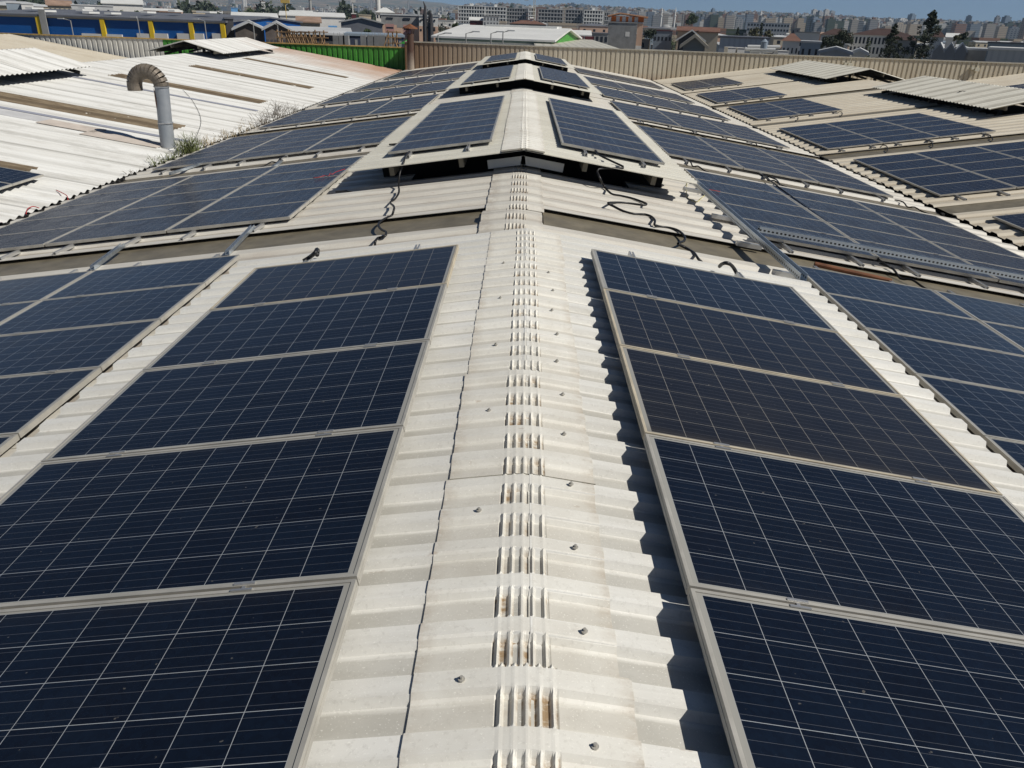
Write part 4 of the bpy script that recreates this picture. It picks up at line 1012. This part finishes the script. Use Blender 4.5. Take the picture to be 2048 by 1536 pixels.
bldg('white_annex', 'plain white annex right of the tall pine', 1862, 1888, 74, 170, 10, BC['white'], 'hip', BC['brown'], 1.2)
bays = []
for k, u in enumerate((1865, 1888, 1911)):
    bays.append(bldg('saw_roof_bay', f'grey gabled garage bay with a dark door, {("left", "middle", "right")[k]} one of three', u, u+22.5, 104, 105, 16, BC['grey'], 'gy', BC['tin'], .85, (1, (.72,), .72, 1.5), wmat='dark', over=.1, group='three gabled garage bays'))
for k, (r, w, H) in enumerate(bays):
    th = -bays[1][0].rotation_euler.z; r.rotation_euler.z = -th; c0 = bays[1][0].location; dd = (k-1)*bays[1][1]*2.01
    if k != 1: r.location = (c0.x+dd*math.cos(th), c0.y-dd*math.sin(th), GZ)
bldg('grey_shed', 'plain grey shed wall right of the three gabled bays', 1933, 1974, 101, 106, 14, BC['grey'], 'flat', BC['tin'])
bldg('ribbed_shed', 'pale ribbed metal shed with shutter doors at the right frame edge', 1976, 2080, 101, 92, 14, brickish('pale_ribbed_shed', (.44, .46, .46), (.34, .36, .37), .7, 400, .35, 1), 'flat', BC['roofwhite'])
bldg('slate_building', 'slate blue building with stepped dark roof at the right frame edge', 1975, 2080, 88, 150, 20, BC['tinblue'], 'flat', BC['tindark'], 0, (6, (.8,), .5, 1.0))
bldg('white_tank_shed', 'white shed cluster right of the tall pine', 1893, 1915, 76, 230, 14, BC['white'], 'gx', BC['roofwhite'], 1)
# ---- unfinished apartment blocks
def frameblock(lab, u0, u1, vt, vb, D, nf, nc, mat, core='dark'):
    a, b = at(u0, vt, D), at(u1, vt, D); x0, x1 = a.x, b.x; zt = (a.z+b.z)/2; r = empty('unfinished_block', ((x0+x1)/2, D, GZ)); tag(r, lab, 'building', 'unfinished concrete apartment blocks'); FP.append((u0, u1, D))
    w = (x1-x0)/2; H = zt-GZ; fh = H/nf; dep = 18
    m = MB(); m.box(-w+1.5, w-1.5, 2.2, dep-2, 0, H-.5); m.build('core', cmat('deep_shade_grey', (.07, .07, .075)), r)
    for k in range(nf+1):
        m = MB(); z = k*fh; m.box(-w, w, 0, dep, z-.32, z); m.box(-w, w, -.01, .15, z, z+.75 if k < nf else z+.3); m.build('floor_slab', mat, r)
    for i in range(nc):
        cx = -w+.3+(2*w-.6)*i/(nc-1)
        m = MB(); m.box(cx-.4, cx+.4, .16, .9, 0, H-.33); m.build('column', mat, r)
    m = MB(); m.box(-w*.15, w*.1, 4, 9, H, H+2.6); m.build('stair_head', mat, r)
fc = cmat('pale_new_concrete', (.68, .68, .65), .85); fc2 = cmat('grey_new_concrete', (.33, .33, .33), .85)
frameblock('white unfinished block, leftmost and longest of the row', 916, 970, 12, 42, 900, 7, 11, fc)
frameblock('white unfinished block, second of the row', 970, 1013, 14, 43, 905, 7, 8, fc)
frameblock('grey unfinished block, third of the row behind the crane', 1013, 1056, 17, 46, 915, 7, 9, fc2)  # grey concrete, darker than the white blocks
frameblock('white narrow unfinished block right behind the crane', 1057, 1072, 16, 46, 900, 7, 4, fc)
frameblock('grey unfinished block, fifth of the row', 1076, 1128, 19, 49, 910, 7, 9, fc2)
frameblock('dark grey unfinished block, sixth of the row', 1131, 1168, 20, 50, 915, 7, 7, fc2)
frameblock('white unfinished block with bulging balconies, last pale one of the row', 1168, 1208, 21, 51, 900, 7, 8, fc)
frameblock('dark unfinished block at the right end of the row', 1209, 1222, 25, 52, 905, 6, 4, fc2)
# crane
q = at(1067, 50, 860); r = empty('tower_crane', (q.x, 860, GZ)); tag(r, 'beige tower crane standing among the unfinished blocks', 'crane'); cr = cmat('crane_paint', (.50, .38, .20))
m = MB()
for k in range(14):
    z = k*2.6
    for sx, sy in ((-1, -1), (1, -1), (1, 1), (-1, 1)): m.tube([(sx*.8, sy*.8, z), (sx*.8, sy*.8, z+2.6)], .16, 4)
    m.tube([(-.8, -.8, z), (.8, -.8, z+2.6)], .12, 4)
m.build('mast', cr, r); m = MB(); m.box(-9, 26, -.5, .5, 33.5, 34.6); m.build('jib', cr, r); m = MB(); m.box(-10, -6, -.9, .9, 31.5, 33.5); m.build('counterweight', BC['grey'], r)
# mosque with two minarets
for u, lab in ((1321, 'thin white minaret, left of the pair'), (1348, 'thin white minaret, right of the pair')):
    b = at(u, 50, 1150); t = at(u, 14, 1150).z; m = MB(); m.tube([(b.x, 1150, GZ), (b.x, 1150, t-11)], 1.15, 10).tube([(b.x, 1150, t-11), (b.x, 1150, t-10)], 1.8, 10).tube([(b.x, 1150, t-10), (b.x, 1150, t-5)], .9, 10).tube([(b.x, 1150, t-5), (b.x, 1150, t)], [1.05, .05], 10)
    tag(m.build('minaret', cmat('white_stone', (.68, .67, .64))), lab, 'minaret', 'pair of white minarets')
b = at(1335, 50, 1160); r = empty('mosque', (b.x, 1160, GZ)); tag(r, 'pale mosque with a grey dome between the two minarets', 'mosque')
m = MB(); m.box(-9, 9, 0, 18, 0, 9); m.build('wall', BC['white'], r)
m = MB(); m.tube([(0, 9, 9)]+[(0, 9, 9+6.5*math.sin(math.pi/2*k/7)) for k in range(1, 8)], [7.5]+[7.5*math.cos(math.pi/2*k/7.01) for k in range(1, 8)], 18); m.build('dome', BC['grey'], r)
# slim towers, masts and lamps
for u, v0, v1, D, rr, mt, nm, lab, cat in ((757, -4, 38, 420, 1.2, 'white', 'white_tower', 'plain white round tower cut by the top of the frame', 'tower'), (622, 0, 30, 500, .8, 'grey', 'water_tower', 'grey water tower on slim legs among the far left roofs', 'tower')):
    b = at(u, v1, D); t = at(u, v0, D).z; m = MB(); m.tube([(b.x, D, GZ), (b.x, D, t)], rr, 12)
    if nm == 'water_tower': m.tube([(b.x, D, t), (b.x, D, t+1.5), (b.x, D, t+3.5)], [.9, 2.4, 2.2], 12)
    tag(m.build(nm, BC[mt]), lab, cat)
b = at(706, 30, 260); t = at(706, 5, 260); m = MB(); m.tube([(b.x, 260, GZ), (b.x, 260, t.z)], .16, 6).box(t.x-.7, t.x+.7, 259.8, 260, t.z, t.z+1.3); tag(m.build('sign_mast', BC['white']), 'slim mast with a small square white sign near the top of the frame', 'sign')
b = at(570, 3, 240); m = MB(); m.tube([(b.x, 240, GZ), (b.x, 240, b.z)], .1, 6).box(b.x-1.2, b.x+1.3, 239.8, 240.1, b.z-.4, b.z+.4); tag(m.build('lamp_mast', cmat('yellow_lamp', (.6, .42, .12))), 'yellowish lamp head on a thin mast at the top of the frame', 'lamp')
def lamp(u, vt, D, du, lab):
    t = at(u, vt, D); e = at(u+du, vt-4, D); m = MB(); r = empty('street_lamp', (t.x, D, GZ)); tag(r, lab, 'street lamp', 'street lamps beyond the far wall')
    m.tube([(0, 0, 0), (0, 0, t.z-GZ), (e.x-t.x, 0, e.z-GZ)], .055, 6); m.build('pole', BC['grey'], r)
    m = MB(); dx = .5 if du > 0 else -.5; m.box(e.x-t.x-.35+dx*.4, e.x-t.x+.35+dx*.4, -.12, .12, e.z-GZ-.06, e.z-GZ+.05); m.build('lamp_head', BC['tin'], r)
for k, (u, vt, D, du, lab) in enumerate(((141, 41, 95, -16, 'street lamp in front of the blue hall, leftmost'), (275, 38, 96, -4, 'plain grey lamp post in front of the blue hall'), (409, 42, 95, -14, 'street lamp in front of the last blue bay'), (506, 45, 95, -14, 'street lamp in front of the brick shed'), (555, 50, 98, -12, 'thin street lamp in front of the second brick bay'),
                                       (876, 70, 80, 16, 'dark-headed street lamp at the left of the white hall'), (932, 67, 80, 16, 'street lamp in front of the white hall roof, left one'), (982, 67, 80, 14, 'street lamp in front of the white hall roof, middle one'), (1006, 65, 82, 12, 'street lamp in front of the white hall roof, right one'), (1690, 92, 110, 2, 'short street lamp in front of the school'))):
    lamp(u, vt, D, du, lab)

# ---- trees
def leafmat(n, a, b): m = NT(n); o = m.noise(m.obj, .9, 4, .7); return m.fin(m.mix(m.ramp(o, .35, .65), a, b), .7)
LM = {'dark': leafmat('dark_conifer_leaf', (.012, .020, .010), (.035, .05, .02)), 'green': leafmat('green_leaf', (.025, .045, .015), (.07, .10, .03)), 'olive': leafmat('olive_leaf', (.05, .055, .02), (.12, .11, .05))}
bark = cmat('bark', (.09, .07, .05), .9, .3, 2)
def tree(kind, u, vt, D, wpx, label, mt='green', n=900, name=None, lean=0, hbase=GZ, group=None, seed=None):
    rg = random.Random(int(u*7+D)); b = at(u, vt+20, D); top = at(u, vt, D).z; H = top-hbase; Wd = wpx*D/FPX/2
    r = empty(name or 'tree', (b.x, D, hbase)); tag(r, label, 'tree', group)
    m = MB(); m.tube([(0, 0, 0), (lean*.5, 0, H*.5), (lean, 0, H*.93)], [H*.022+.05, H*.014+.03, .02], 6)
    m.build('trunk', bark, r); m = MB(); ls = max(.10, D/FPX*1.3)
    cl = []
    if kind == 'conifer':
        for k in range(150):
            t = rg.uniform(.2, .985); rad = Wd*(1-t)**.85*rg.uniform(.2, 1.1); a = rg.uniform(0, 6.28)
            cl.append((rad*math.cos(a)+lean*t, rad*math.sin(a), H*t-rad*.12, Wd*(.03+.13*(1-t))))
        for k in range(20): t = .2+.79*k/20; cl.append((lean*t, 0, H*t, Wd*(.02+.22*(1-t))))
    elif kind == 'cypress':
        for k in range(26):
            t = .1+.9*k/26; cl.append((rg.gauss(0, .12)*Wd, rg.gauss(0, .12)*Wd, H*t, Wd*(1.0 if t < .6 else (1.15-t)*1.9)))
    else:
        for k in range(20):
            a, e = rg.uniform(0, 6.28), rg.uniform(-.6, 1.2); q = Wd*rg.uniform(.3, .75); cl.append((q*math.cos(a)*math.cos(e), q*math.sin(a)*math.cos(e), H-Wd*.95+q*math.sin(e)*.95, Wd*rg.uniform(.25, .42)))
    for i in range(n):
        cx, cy, cz, cr_ = cl[rg.randrange(len(cl))]
        d = Vector((rg.gauss(0, 1), rg.gauss(0, 1), rg.gauss(0, .8))); d = d.normalized()*cr_*rg.uniform(.4, 1.05); p = Vector((cx, cy, cz))+d
        a1 = Vector((rg.gauss(0, 1), rg.gauss(0, 1), rg.gauss(0, 1))).normalized(); a2 = a1.cross(Vector((rg.gauss(0, 1), rg.gauss(0, 1), rg.gauss(0, 1)))).normalized(); q = ls*rg.uniform(.6, 1.3)
        m.quad(p-a1*q, p+a2*q*.6, p+a1*q, p-a2*q*.6)
    m.build('crown', LM[mt], r)
tree('conifer', 1848, 17, 120, 165, 'tallest dark pine leaning right, rising above the skyline', 'dark', 12000, 'pine_tree', lean=1.2)
tree('conifer', 1788, 46, 125, 135, 'shorter dark pine left of the tallest one, in front of the school', 'dark', 8000, 'pine_tree')
tree('round', 1690, 52, 140, 44, 'bushy dark tree at the left corner of the school', 'dark', 2400, 'bushy_tree')
tree('round', 1655, 66, 135, 34, 'dark bushy tree left of the one at the school corner', 'dark', 1800, 'bushy_tree')
tree('round', 1672, 72, 130, 30, 'low dark tree in front of the white side building', 'dark', 1500, 'bushy_tree')
tree('conifer', 1736, 72, 150, 46, 'small green conifer in front of the school windows', 'green', 1000, 'pine_tree')
tree('cypress', 1522, 44, 260, 9, 'slim dark cypress among the brown bushes', 'dark', 1200, 'cypress_tree')
tree('round', 1507, 52, 270, 26, 'brownish green tree left of the slim cypress', 'olive', 1200, 'bushy_tree')
tree('round', 1535, 58, 265, 20, 'low olive tree right of the slim cypress', 'olive', 900, 'bushy_tree')
tree('cypress', 1474, 54, 300, 11, 'stubby dark cypress left of the brownish tree', 'dark', 900, 'cypress_tree')
tree('round', 1383, 24, 500, 28, 'tall dark green tree beside the right minaret', 'green', 1500, 'bushy_tree')
tree('round', 1300, 52, 200, 28, 'dark shrub-like tree right of the grey block', 'dark', 1600, 'bushy_tree')
tree('round', 910, 43, 190, 18, 'green tree right of the peach stair block', 'green', 1000, 'bushy_tree')
tree('round', 735, 55, 130, 18, 'small green tree in front of the grey hall', 'green', 800, 'bushy_tree')
tree('round', 1925, 62, 190, 22, 'ragged dark tree right of the white sheds', 'dark', 1000, 'bushy_tree')
tree('round', 1911, 68, 175, 16, 'smaller ragged tree next to the white shed cluster', 'olive', 700, 'bushy_tree')
tree('cypress', 132, 4, 250, 7, 'little dark cypress above the blue hall roof', 'dark', 500, 'cypress_tree')
tree('round', 30, 14, 200, 44, 'wide green tree above the left end of the blue hall', 'green', 1300, 'bushy_tree')
tree('round', 240, 16, 190, 30, 'green tree above the blue hall, left of the white low roofs', 'green', 1100, 'bushy_tree')
tree('round', 275, 19, 195, 18, 'small green tree next to the one above the blue hall', 'green', 700, 'bushy_tree')
tree('round', 500, 14, 420, 30, 'dark green round tree among the far left roofs', 'green', 1000, 'bushy_tree')
tree('round', 557, 26, 330, 16, 'dark tree left of the long white roofs', 'dark', 700, 'bushy_tree')
tree('round', 470, 30, 300, 24, 'low dark tree behind the white shed', 'dark', 800, 'bushy_tree')

# ---- specific small buildings above the blue hall
for a in (('roof_house', 'long low white-walled shed above the blue hall, far left', 12, 60, 7, 230, 12, 'tinblue', 'flat', 'tin', 0, None), ('roof_house', 'white walled shed next to the far left one', 42, 66, 9, 225, 12, 'white', 'flat', 'tin', 0, None),
          ('roof_house', 'brown tiled low house above the first yellow pilaster', 95, 142, 11, 215, 10, 'beige', 'gx', 'rusttin', 1, (5, (.9,), .4, .8)), ('roof_house', 'maroon clad shed above the blue hall', 120, 175, 22, 175, 8, 'maroon', 'flat', 'tindark', 0, None),
          ('roof_house', 'grey rendered block with two black openings above the blue hall', 143, 226, 12, 190, 12, 'tin', 'flat', 'tin', 0, (4, (.88,), .2, 1.3)), ('roof_house', 'low white gabled sheds above the blue hall centre', 205, 285, 8, 260, 20, 'white', 'gx', 'roofwhite', 1.5, None),
          ('roof_house', 'cream house with two dark windows above the third pilaster', 320, 362, 25, 165, 8, 'cream', 'flat', 'rusttin', 0, (4, (.9,), .25, .8)), ('roof_house', 'yellowish cube house right of the cream one', 385, 410, 24, 170, 8, 'cream', 'flat', 'beige', 0, (3, (.9,), .25, .8)),
          ('roof_house', 'light blue painted shed among the far left roofs', 462, 475, 17, 350, 10, 'sky', 'flat', 'sky', 0, None), ('roof_house', 'white and red apartment block among the far left trees', 522, 530, 3, 650, 12, 'white', 'flat', 'terra', 0, (3, (.5, .65, .8, .92), .5, 1)),
          ('long_white_shed', 'long white shed roof, upper of the far left pair', 580, 625, 27, 420, 25, 'white', 'gx', 'roofwhite', 1.2, None), ('long_white_shed', 'longest white shed roof among the far left buildings', 560, 690, 33, 330, 25, 'white', 'gx', 'roofwhite', 1.4, None),
          ('roof_house', 'small blue sheeted shed above the timber props', 658, 673, 55, 150, 6, 'sky', 'flat', 'sky', 0, None), ('roof_house', 'rusty brown tiled shed above the timber props', 595, 640, 45, 190, 10, 'beige', 'gx', 'rusttin', 1, None),
          ('roof_house', 'maroon walled house left of the white tower', 703, 712, 28, 240, 8, 'maroon', 'flat', 'white', 0, None), ('roof_house', 'cream row house left of the white tower', 718, 742, 31, 250, 8, 'cream', 'flat', 'beige', 0, (4, (.88,), .3, .9)),
          ('white_domed_hall', 'white building with curved roof right of the white tower', 752, 788, 25, 260, 12, 'white', 'hip', 'roofwhite', 1.4, (6, (.9,), .5, .8)),
          ('red_hall', 'red walled hall with white roof in front of the unfinished blocks', 940, 966, 41, 330, 12, 'maroon', 'gx', 'roofwhite', 1, None), ('roof_house', 'grey and white stepped building in front of the unfinished blocks', 967, 998, 33, 320, 14, 'tin', 'flat', 'grey', 0, (5, (.8, .93), .3, 1)),
          ('roof_house', 'beige roofed low house right of the mosque', 1355, 1405, 63, 230, 12, 'beige', 'gx', 'terra', 1, None), ('roof_house', 'blue-grey shed with a maroon roof edge below the minarets', 1308, 1345, 62, 240, 12, 'tinblue', 'flat', 'maroon', 0, (5, (.8,), .5, 1.0)),
          ('roof_house', 'white long low building under the skyline, behind the cypress', 1495, 1580, 46, 700, 20, 'white', 'flat', 'tin', 0, (14, (.5, .7, .9), .6, 1.6)), ('roof_house', 'cream roofed shed left of the stubby cypress', 1400, 1437, 65, 220, 12, 'beige', 'gx', 'terra', 1, None),
          ('low_white_sheds', 'row of low white roofs with a curved edge right of the green gable', 1112, 1180, 71, 180, 16, 'tin', 'gx', 'roofwhite', .8, None), ('roof_house', 'grey low building with dark windows left of the grey block', 1182, 1217, 68, 200, 12, 'grey', 'flat', 'tindark', 0, (4, (.87,), .6, 1.2)),
          ('roof_house', 'grey house with white satellite dish near the pale shed', 1583, 1600, 58, 230, 8, 'grey', 'flat', 'grey', 0, (2, (.8, .93), .3, .9))):
    nm, lab, u0, u1, vt, D, dep, wl, rf, rm, rise, win = a
    bldg(nm, lab, u0, u1, vt, D, dep, BC[wl], rf, BC[rm], rise, win)

_T = ['', 'ten', 'twenty', 'thirty', 'forty', 'fifty', 'sixty', 'seventy', 'eighty', 'ninety']
_U = ORD+['thirteenth', 'fourteenth', 'fifteenth', 'sixteenth', 'seventeenth', 'eighteenth', 'nineteenth']
def ordw(n):
    h = ''
    if n > 99: h = ('hundred', 'two-hundred')[n//100-1]+('-and-' if n % 100 else 'th'); n %= 100
    if n == 0: return h
    if n < 20: return h+_U[n-1]
    return h+(_T[n//10]+'-'+_U[n % 10-1] if n % 10 else _T[n//10][:-1]+'ieth')
def bykind(objs, key, fmt):
    g = {}
    for o in objs: g.setdefault(key(o), []).append(o)
    for k_, l_ in g.items():
        for i_, o in enumerate(l_): o['label'] = fmt(k_, ordw(i_+1))
# ---- filler town: every house its own object
rg = random.Random(11)
def hz(u): return 46.8+(u-1052)*.0356
cols = [('white', 'white'), ('cream', 'cream'), ('grey', 'grey'), ('beige', 'beige'), ('tinblue', 'blue-grey'), ('concrete', 'raw concrete'), ('pink', 'peach')]
rfs = [('tin', 'pale tin'), ('rusttin', 'rusty tin'), ('tindark', 'dark'), ('roofwhite', 'white metal'), ('terra', 'terracotta'), ('tinblue', 'blue-grey')]
cnt = 0; placed = []
for k in range(6000):
    if cnt >= 285: break
    D = 235*math.exp(rg.random()*1.75); u = rg.uniform(-30, 2090); wm = rg.uniform(7, 17); wp = wm*FPX/D; h = rg.choice((4.5, 5.5, 6.5, 7.5, 7.5, 9, 10.5)) if D > 220 else rg.uniform(4.5, 7)
    if any(a-2 < u+wp/2 and u-wp/2 < b+2 and (D < d+14 if d < 420 else abs(D-d) < 40) for a, b, d in FP): continue
    if any(abs(D-d) < 13 and abs(u-q) < (wp+w2)/2 for q, w2, d in placed): continue
    placed.append((u, wp, D)); cnt += 1
    wc, rc = rg.choice(cols), rg.choice(rfs); rt = rg.choice(('flat', 'gx', 'gy', 'hip', 'gx'))
    where = 'left' if u < 700 else ('centre' if u < 1300 else 'right')
    x = (u-1052)*D/FPX; r = empty('town_house', (x, D, GZ)); w = wm/2; dep = rg.uniform(9, 16)
    tag(r, f'{wc[1]} low building with {rc[1]} roof, {"about"} {int(round(u/2048*100))} percent across, row {cnt}', 'building', 'low town buildings beyond the far wall')
    r['_u'] = u; r['_D'] = D; r['_n'] = f'{wc[1]} low building with {rc[1]} {"flat" if rt == "flat" else "pitched"} roof'
    m = MB(); m.box(-w, w, 0, dep, 0, h)
    rise = rg.uniform(.5, 1.3)
    m2 = MB(); o = .3
    if rt == 'flat': m2.box(-w-.15, w+.15, -.15, dep+.15, h, h+.4)
    elif rt == 'gy': m.add([(-w, 0, h), (w, 0, h), (0, 0, h+rise)], [(0, 1, 2)]); m2.add([(-w-o, -o, h-.02), (0, -o, h+rise), (0, dep, h+rise), (-w-o, dep, h-.02), (w+o, -o, h-.02), (w+o, dep, h-.02)], [(0, 1, 2, 3), (1, 4, 5, 2)])
    else:
        q = 0 if rt == 'gx' else min(w*.7, dep/2); m2.add([(-w-o, -o, h), (w+o, -o, h), (w+o, dep+o, h), (-w-o, dep+o, h), (-w-o+q, dep/2, h+rise), (w+o-q, dep/2, h+rise)], [(0, 1, 5, 4), (1, 2, 5), (2, 3, 4, 5), (3, 0, 4), (0, 3, 2, 1)])
    m.build('wall', BC[wc[0]], r); m2.build('roof', BC[rc[0]], r)
    if D < 600:
        nx = max(2, int(wm/4))
        for z in ([.68] if h < 7 else [.45, .8]):
            for i in range(nx):
                cx = -w+wm*(i+.5)/nx; mm = MB(); mm.box(cx-.6, cx+.6, -.04, 0, z*h-.6, z*h+.6); mm.build('window', BC['glass'], r)
    if rg.random() < .35:
        mm = MB(); xx = rg.uniform(-w*.6, w*.6); mm.tube([(xx-.6, dep*.4, h+rise+.5), (xx+.6, dep*.4, h+rise+.5)], .3, 8); mm.box(xx-.5, xx+.5, dep*.4-.05, dep*.4+.05, h, h+rise+.3); mm.build('water_tank', BC['white'], r)
L_ = sorted([o for o in C.objects if '_u' in o.keys()], key=lambda o: o['_u'])
bykind(L_, lambda r: (r['_n'], 'far' if r['_D'] > 500 else ('middle' if r['_D'] > 260 else 'near')), lambda k, w: f'{w} {k[0]} from the left, {k[1]} distance')
for r in L_:
    for q in ('_u', '_D', '_n'): del r[q]

# scattered trees among the town
tn = 0
for k in range(190):
    D = 240*math.exp(rg.random()*1.5); u = rg.uniform(-20, 2070)
    if any(a-4 < u < b+4 and D < d+10 for a, b, d in FP): continue
    h = rg.uniform(6, 10.5); v = hz(u)+(1.63-(GZ+h))*FPX/D; tn += 1
    tree(rg.choice(('round', 'round', 'cypress')), u, v, D, rg.uniform(5, 11)*FPX/D*.8 if True else 0, f'small tree between the town roofs, {tn} in order of planting', rg.choice(('green', 'dark', 'olive')), 260, 'town_tree', group='small trees among the town roofs')
tl = sorted([o for o in C.objects if o.name.split('.')[0] == 'town_tree'], key=lambda o: o.location.x/o.location.y)
for i, o in enumerate(tl): o['label'] = f'small tree among the town roofs, {ordw(i+1)} from the left'
# far wood on the left: one mass
m = MB(); rw = random.Random(3)
for k in range(14000):
    u = rw.uniform(-80, 800)*(1 if rw.random() < .85 else 1.15); D = rw.uniform(560, 1000); t = rw.random()
    hh = (13+5*math.sin(u*.045)+3*math.sin(u*.13+2)+rw.gauss(0, 1.2)); z = GZ+hh*t; x = (u-1052)*D/FPX
    q = rw.uniform(1.2, 2.4); a1 = Vector((rw.gauss(0, 1), rw.gauss(0, 1), rw.gauss(0, 1))).normalized()*q; a2 = a1.cross(Vector((rw.gauss(0, 1), rw.gauss(0, 1), rw.gauss(0, 1)))).normalized()*q*.7
    p = Vector((x, D, z)); m.quad(p-a1, p+a2, p+a1, p-a2)
tag(m.build('far_wood', LM['dark']), 'dark band of distant trees below the hills on the left', 'wood', None, 'stuff')

# ---- skyline towers, each its own object
prof = [(-20, 18), (200, 10), (340, 8), (480, 8), (600, 14), (700, 14), (800, 14), (860, 17), (905, 20), (960, 8), (1020, 8), (1060, 12), (1130, 9), (1200, 14), (1260, 17), (1330, 22), (1400, 24), (1450, 22), (1520, 26), (1600, 28), (1680, 34), (1740, 37), (1800, 38), (1880, 42), (1950, 40), (2060, 46)]
def pv(u):
    for (a, va), (b, vb) in zip(prof, prof[1:]):
        if a <= u <= b: return va+(vb-va)*(u-a)/(b-a)
    return 30
sp = [(1140, 1152, 5, 3), (1161, 1171, 7, 3), (1239, 1246, 20, 4), (1284, 1296, 19, 4), (1301, 1312, 20, 4), (1425, 1432, 16, 3), (1627, 1637, 18, 4), (1638, 1650, 21, 1), (1651, 1661, 18, 4), (1662, 1672, 21, 1), (1700, 1714, 38, 4), (1716, 1729, 38, 4), (1746, 1760, 36, 2), (1777, 1790, 37, 4), (1823, 1836, 27, 3), (1799, 1818, 36, 0), (1594, 1600, 24, 0), (1533, 1545, 27, 3), (1570, 1580, 29, 3), (1935, 1945, 30, 3), (1978, 1994, 48, 4), (2023, 2036, 53, 4), (1994, 2003, 31, 1), (2012, 2026, 31, 3), (1447, 1468, 34, 2), (1469, 1486, 35, 2), (1522, 1526, 21, 0), (1375, 1385, 21, 1), (345, 352, -6, 0), (372, 379, -4, 0), (455, 466, -8, 1), (484, 492, -10, 0), (700, 704, 0, 0), (740, 746, 0, 1), (868, 872, 12, 0), (880, 884, 12, 0), (893, 900, 11, 1), (815, 819, 0, 1)]
T = []
for u0, u1, vt, kd in sp: T.append((u0, u1, vt, rg.uniform(1500, 2300) if vt > 30 else rg.uniform(2300, 3400), kd))
for k in range(250):
    u = rg.uniform(-10, 2070) if k % 4 else rg.uniform(1040, 2070)
    near = rg.random() < .55; D = rg.uniform(1500, 2500) if near else rg.uniform(2600, 4600)
    if u < 900 and rg.random() < .6: continue
    wp = rg.uniform(12, 22)*FPX/D; base = pv(u); vt = base+rg.uniform(2, 14) if near else base-2+abs(rg.gauss(0, 4))
    vt = min(vt, hz(u)-2); T.append((u-wp/2, u+wp/2, vt, D, rg.choice((0, 1, 1, 2, 3, 3, 4, 5))))
T.sort(key=lambda t: t[0])
for i, (u0, u1, vt, D, kd) in enumerate(T):
    a, b = at(u0, vt, D), at(u1, vt, D); w = (b.x-a.x)/2; H = (a.z+b.z)/2-GZ; x = (a.x+b.x)/2; dep = w*1.5; m = MB()
    m.box(-w, w, 0, dep, 0, H-3); m.box(-w*.55, w*.5, dep*.2, dep*.8, H-3, H)
    if i % 3 == 0: m.box(-w*1.12, -w, dep*.2, dep*.7, 0, H-6)
    o = m.build('tower_block', TW[kd]); o.location = (x, D, GZ); o.rotation_euler.z = rg.choice((0, .25, -.3, .5))
    sz = 'tall' if H > 48 else ('mid-height' if H > 28 else 'low')
    o['_k'] = f'{TWN[kd]} {sz} tower block'
    tag(o, 'tower block on the hazy skyline', 'tower block', 'tower blocks of the distant city')

im = NT('far_city_mix'); ge = im.n('ShaderNodeNewGeometry'); cr_ = im.n('ShaderNodeValToRGB'); im.l(ge.outputs['Random Per Island'], cr_.inputs[0])
cr_.color_ramp.interpolation = 'CONSTANT'
for q, c_ in enumerate(((.5, .49, .46), (.24, .24, .24), (.42, .35, .26), (.18, .22, .27), (.60, .60, .57), (.22, .12, .08), (.04, .06, .03), (.33, .30, .26))):
    e = cr_.color_ramp.elements[0] if q == 0 else (cr_.color_ramp.elements[1] if q == 1 else cr_.color_ramp.elements.new(q/8)); e.position = q/8; e.color = (*c_, 1)
x_, y_, z_ = im.sep(im.obj); wz = im.math('LESS_THAN', im.math('FRACT', im.math('MULTIPLY', z_, .32)), .42)
imat = im.fin(im.mix(im.math('MULTIPLY', wz, .45), cr_.outputs[0], (.06, .07, .09)), .8)
m = MB(); r3 = random.Random(21)
for k in range(5200):
    D = 620*math.exp(r3.random()**.7*2.1); u = r3.uniform(-40, 2100); x = (u-1052)*D/FPX
    h = r3.choice((4, 6, 7, 9, 12)); w = r3.uniform(5, 12)
    if D > 1500:
        if u < 900 and r3.random() < .7: continue
        w = r3.uniform(5, 10); tv = min(hz(u)-1, pv(u)-2+abs(r3.gauss(0, 5))*(1 if D > 2600 else 2)+(0 if D > 2600 else 4)); h = at(u, tv, D).z-GZ
    m.box(x-w, x+w, D, D+w*1.4, GZ, GZ+h)
    if h > 20: m.box(x-w*.4, x+w*.3, D+w*.3, D+w, GZ+h-.5, GZ+h+3)
tag(m.build('far_city', imat), 'hazy mass of small far city buildings below the towers', 'city', None, 'stuff')
TL = [o for o in C.objects if '_k' in o.keys()]
bykind(TL, lambda o: o['_k'], lambda k, w: f'{w} {k} from the left on the hazy skyline')
for o in TL: del o['_k']
# ---- haze
hz_m = bpy.data.materials.new('haze'); hz_m.use_nodes = True; t_ = hz_m.node_tree; t_.nodes.remove(t_.nodes['Principled BSDF'])
pvn = t_.nodes.new('ShaderNodeVolumePrincipled'); pvn.inputs['Color'].default_value = (.52, .74, 1, 1); pvn.inputs['Density'].default_value = HAZE; pvn.inputs['Anisotropy'].default_value = 0
t_.links.new(pvn.outputs[0], t_.nodes['Material Output'].inputs['Volume'])
m = MB(); m.box(-9800, 9800, -500, 11800, -40, 900); o = m.build('haze', hz_m); o['kind'] = 'stuff'
for n_, m_ in M.items(): pass
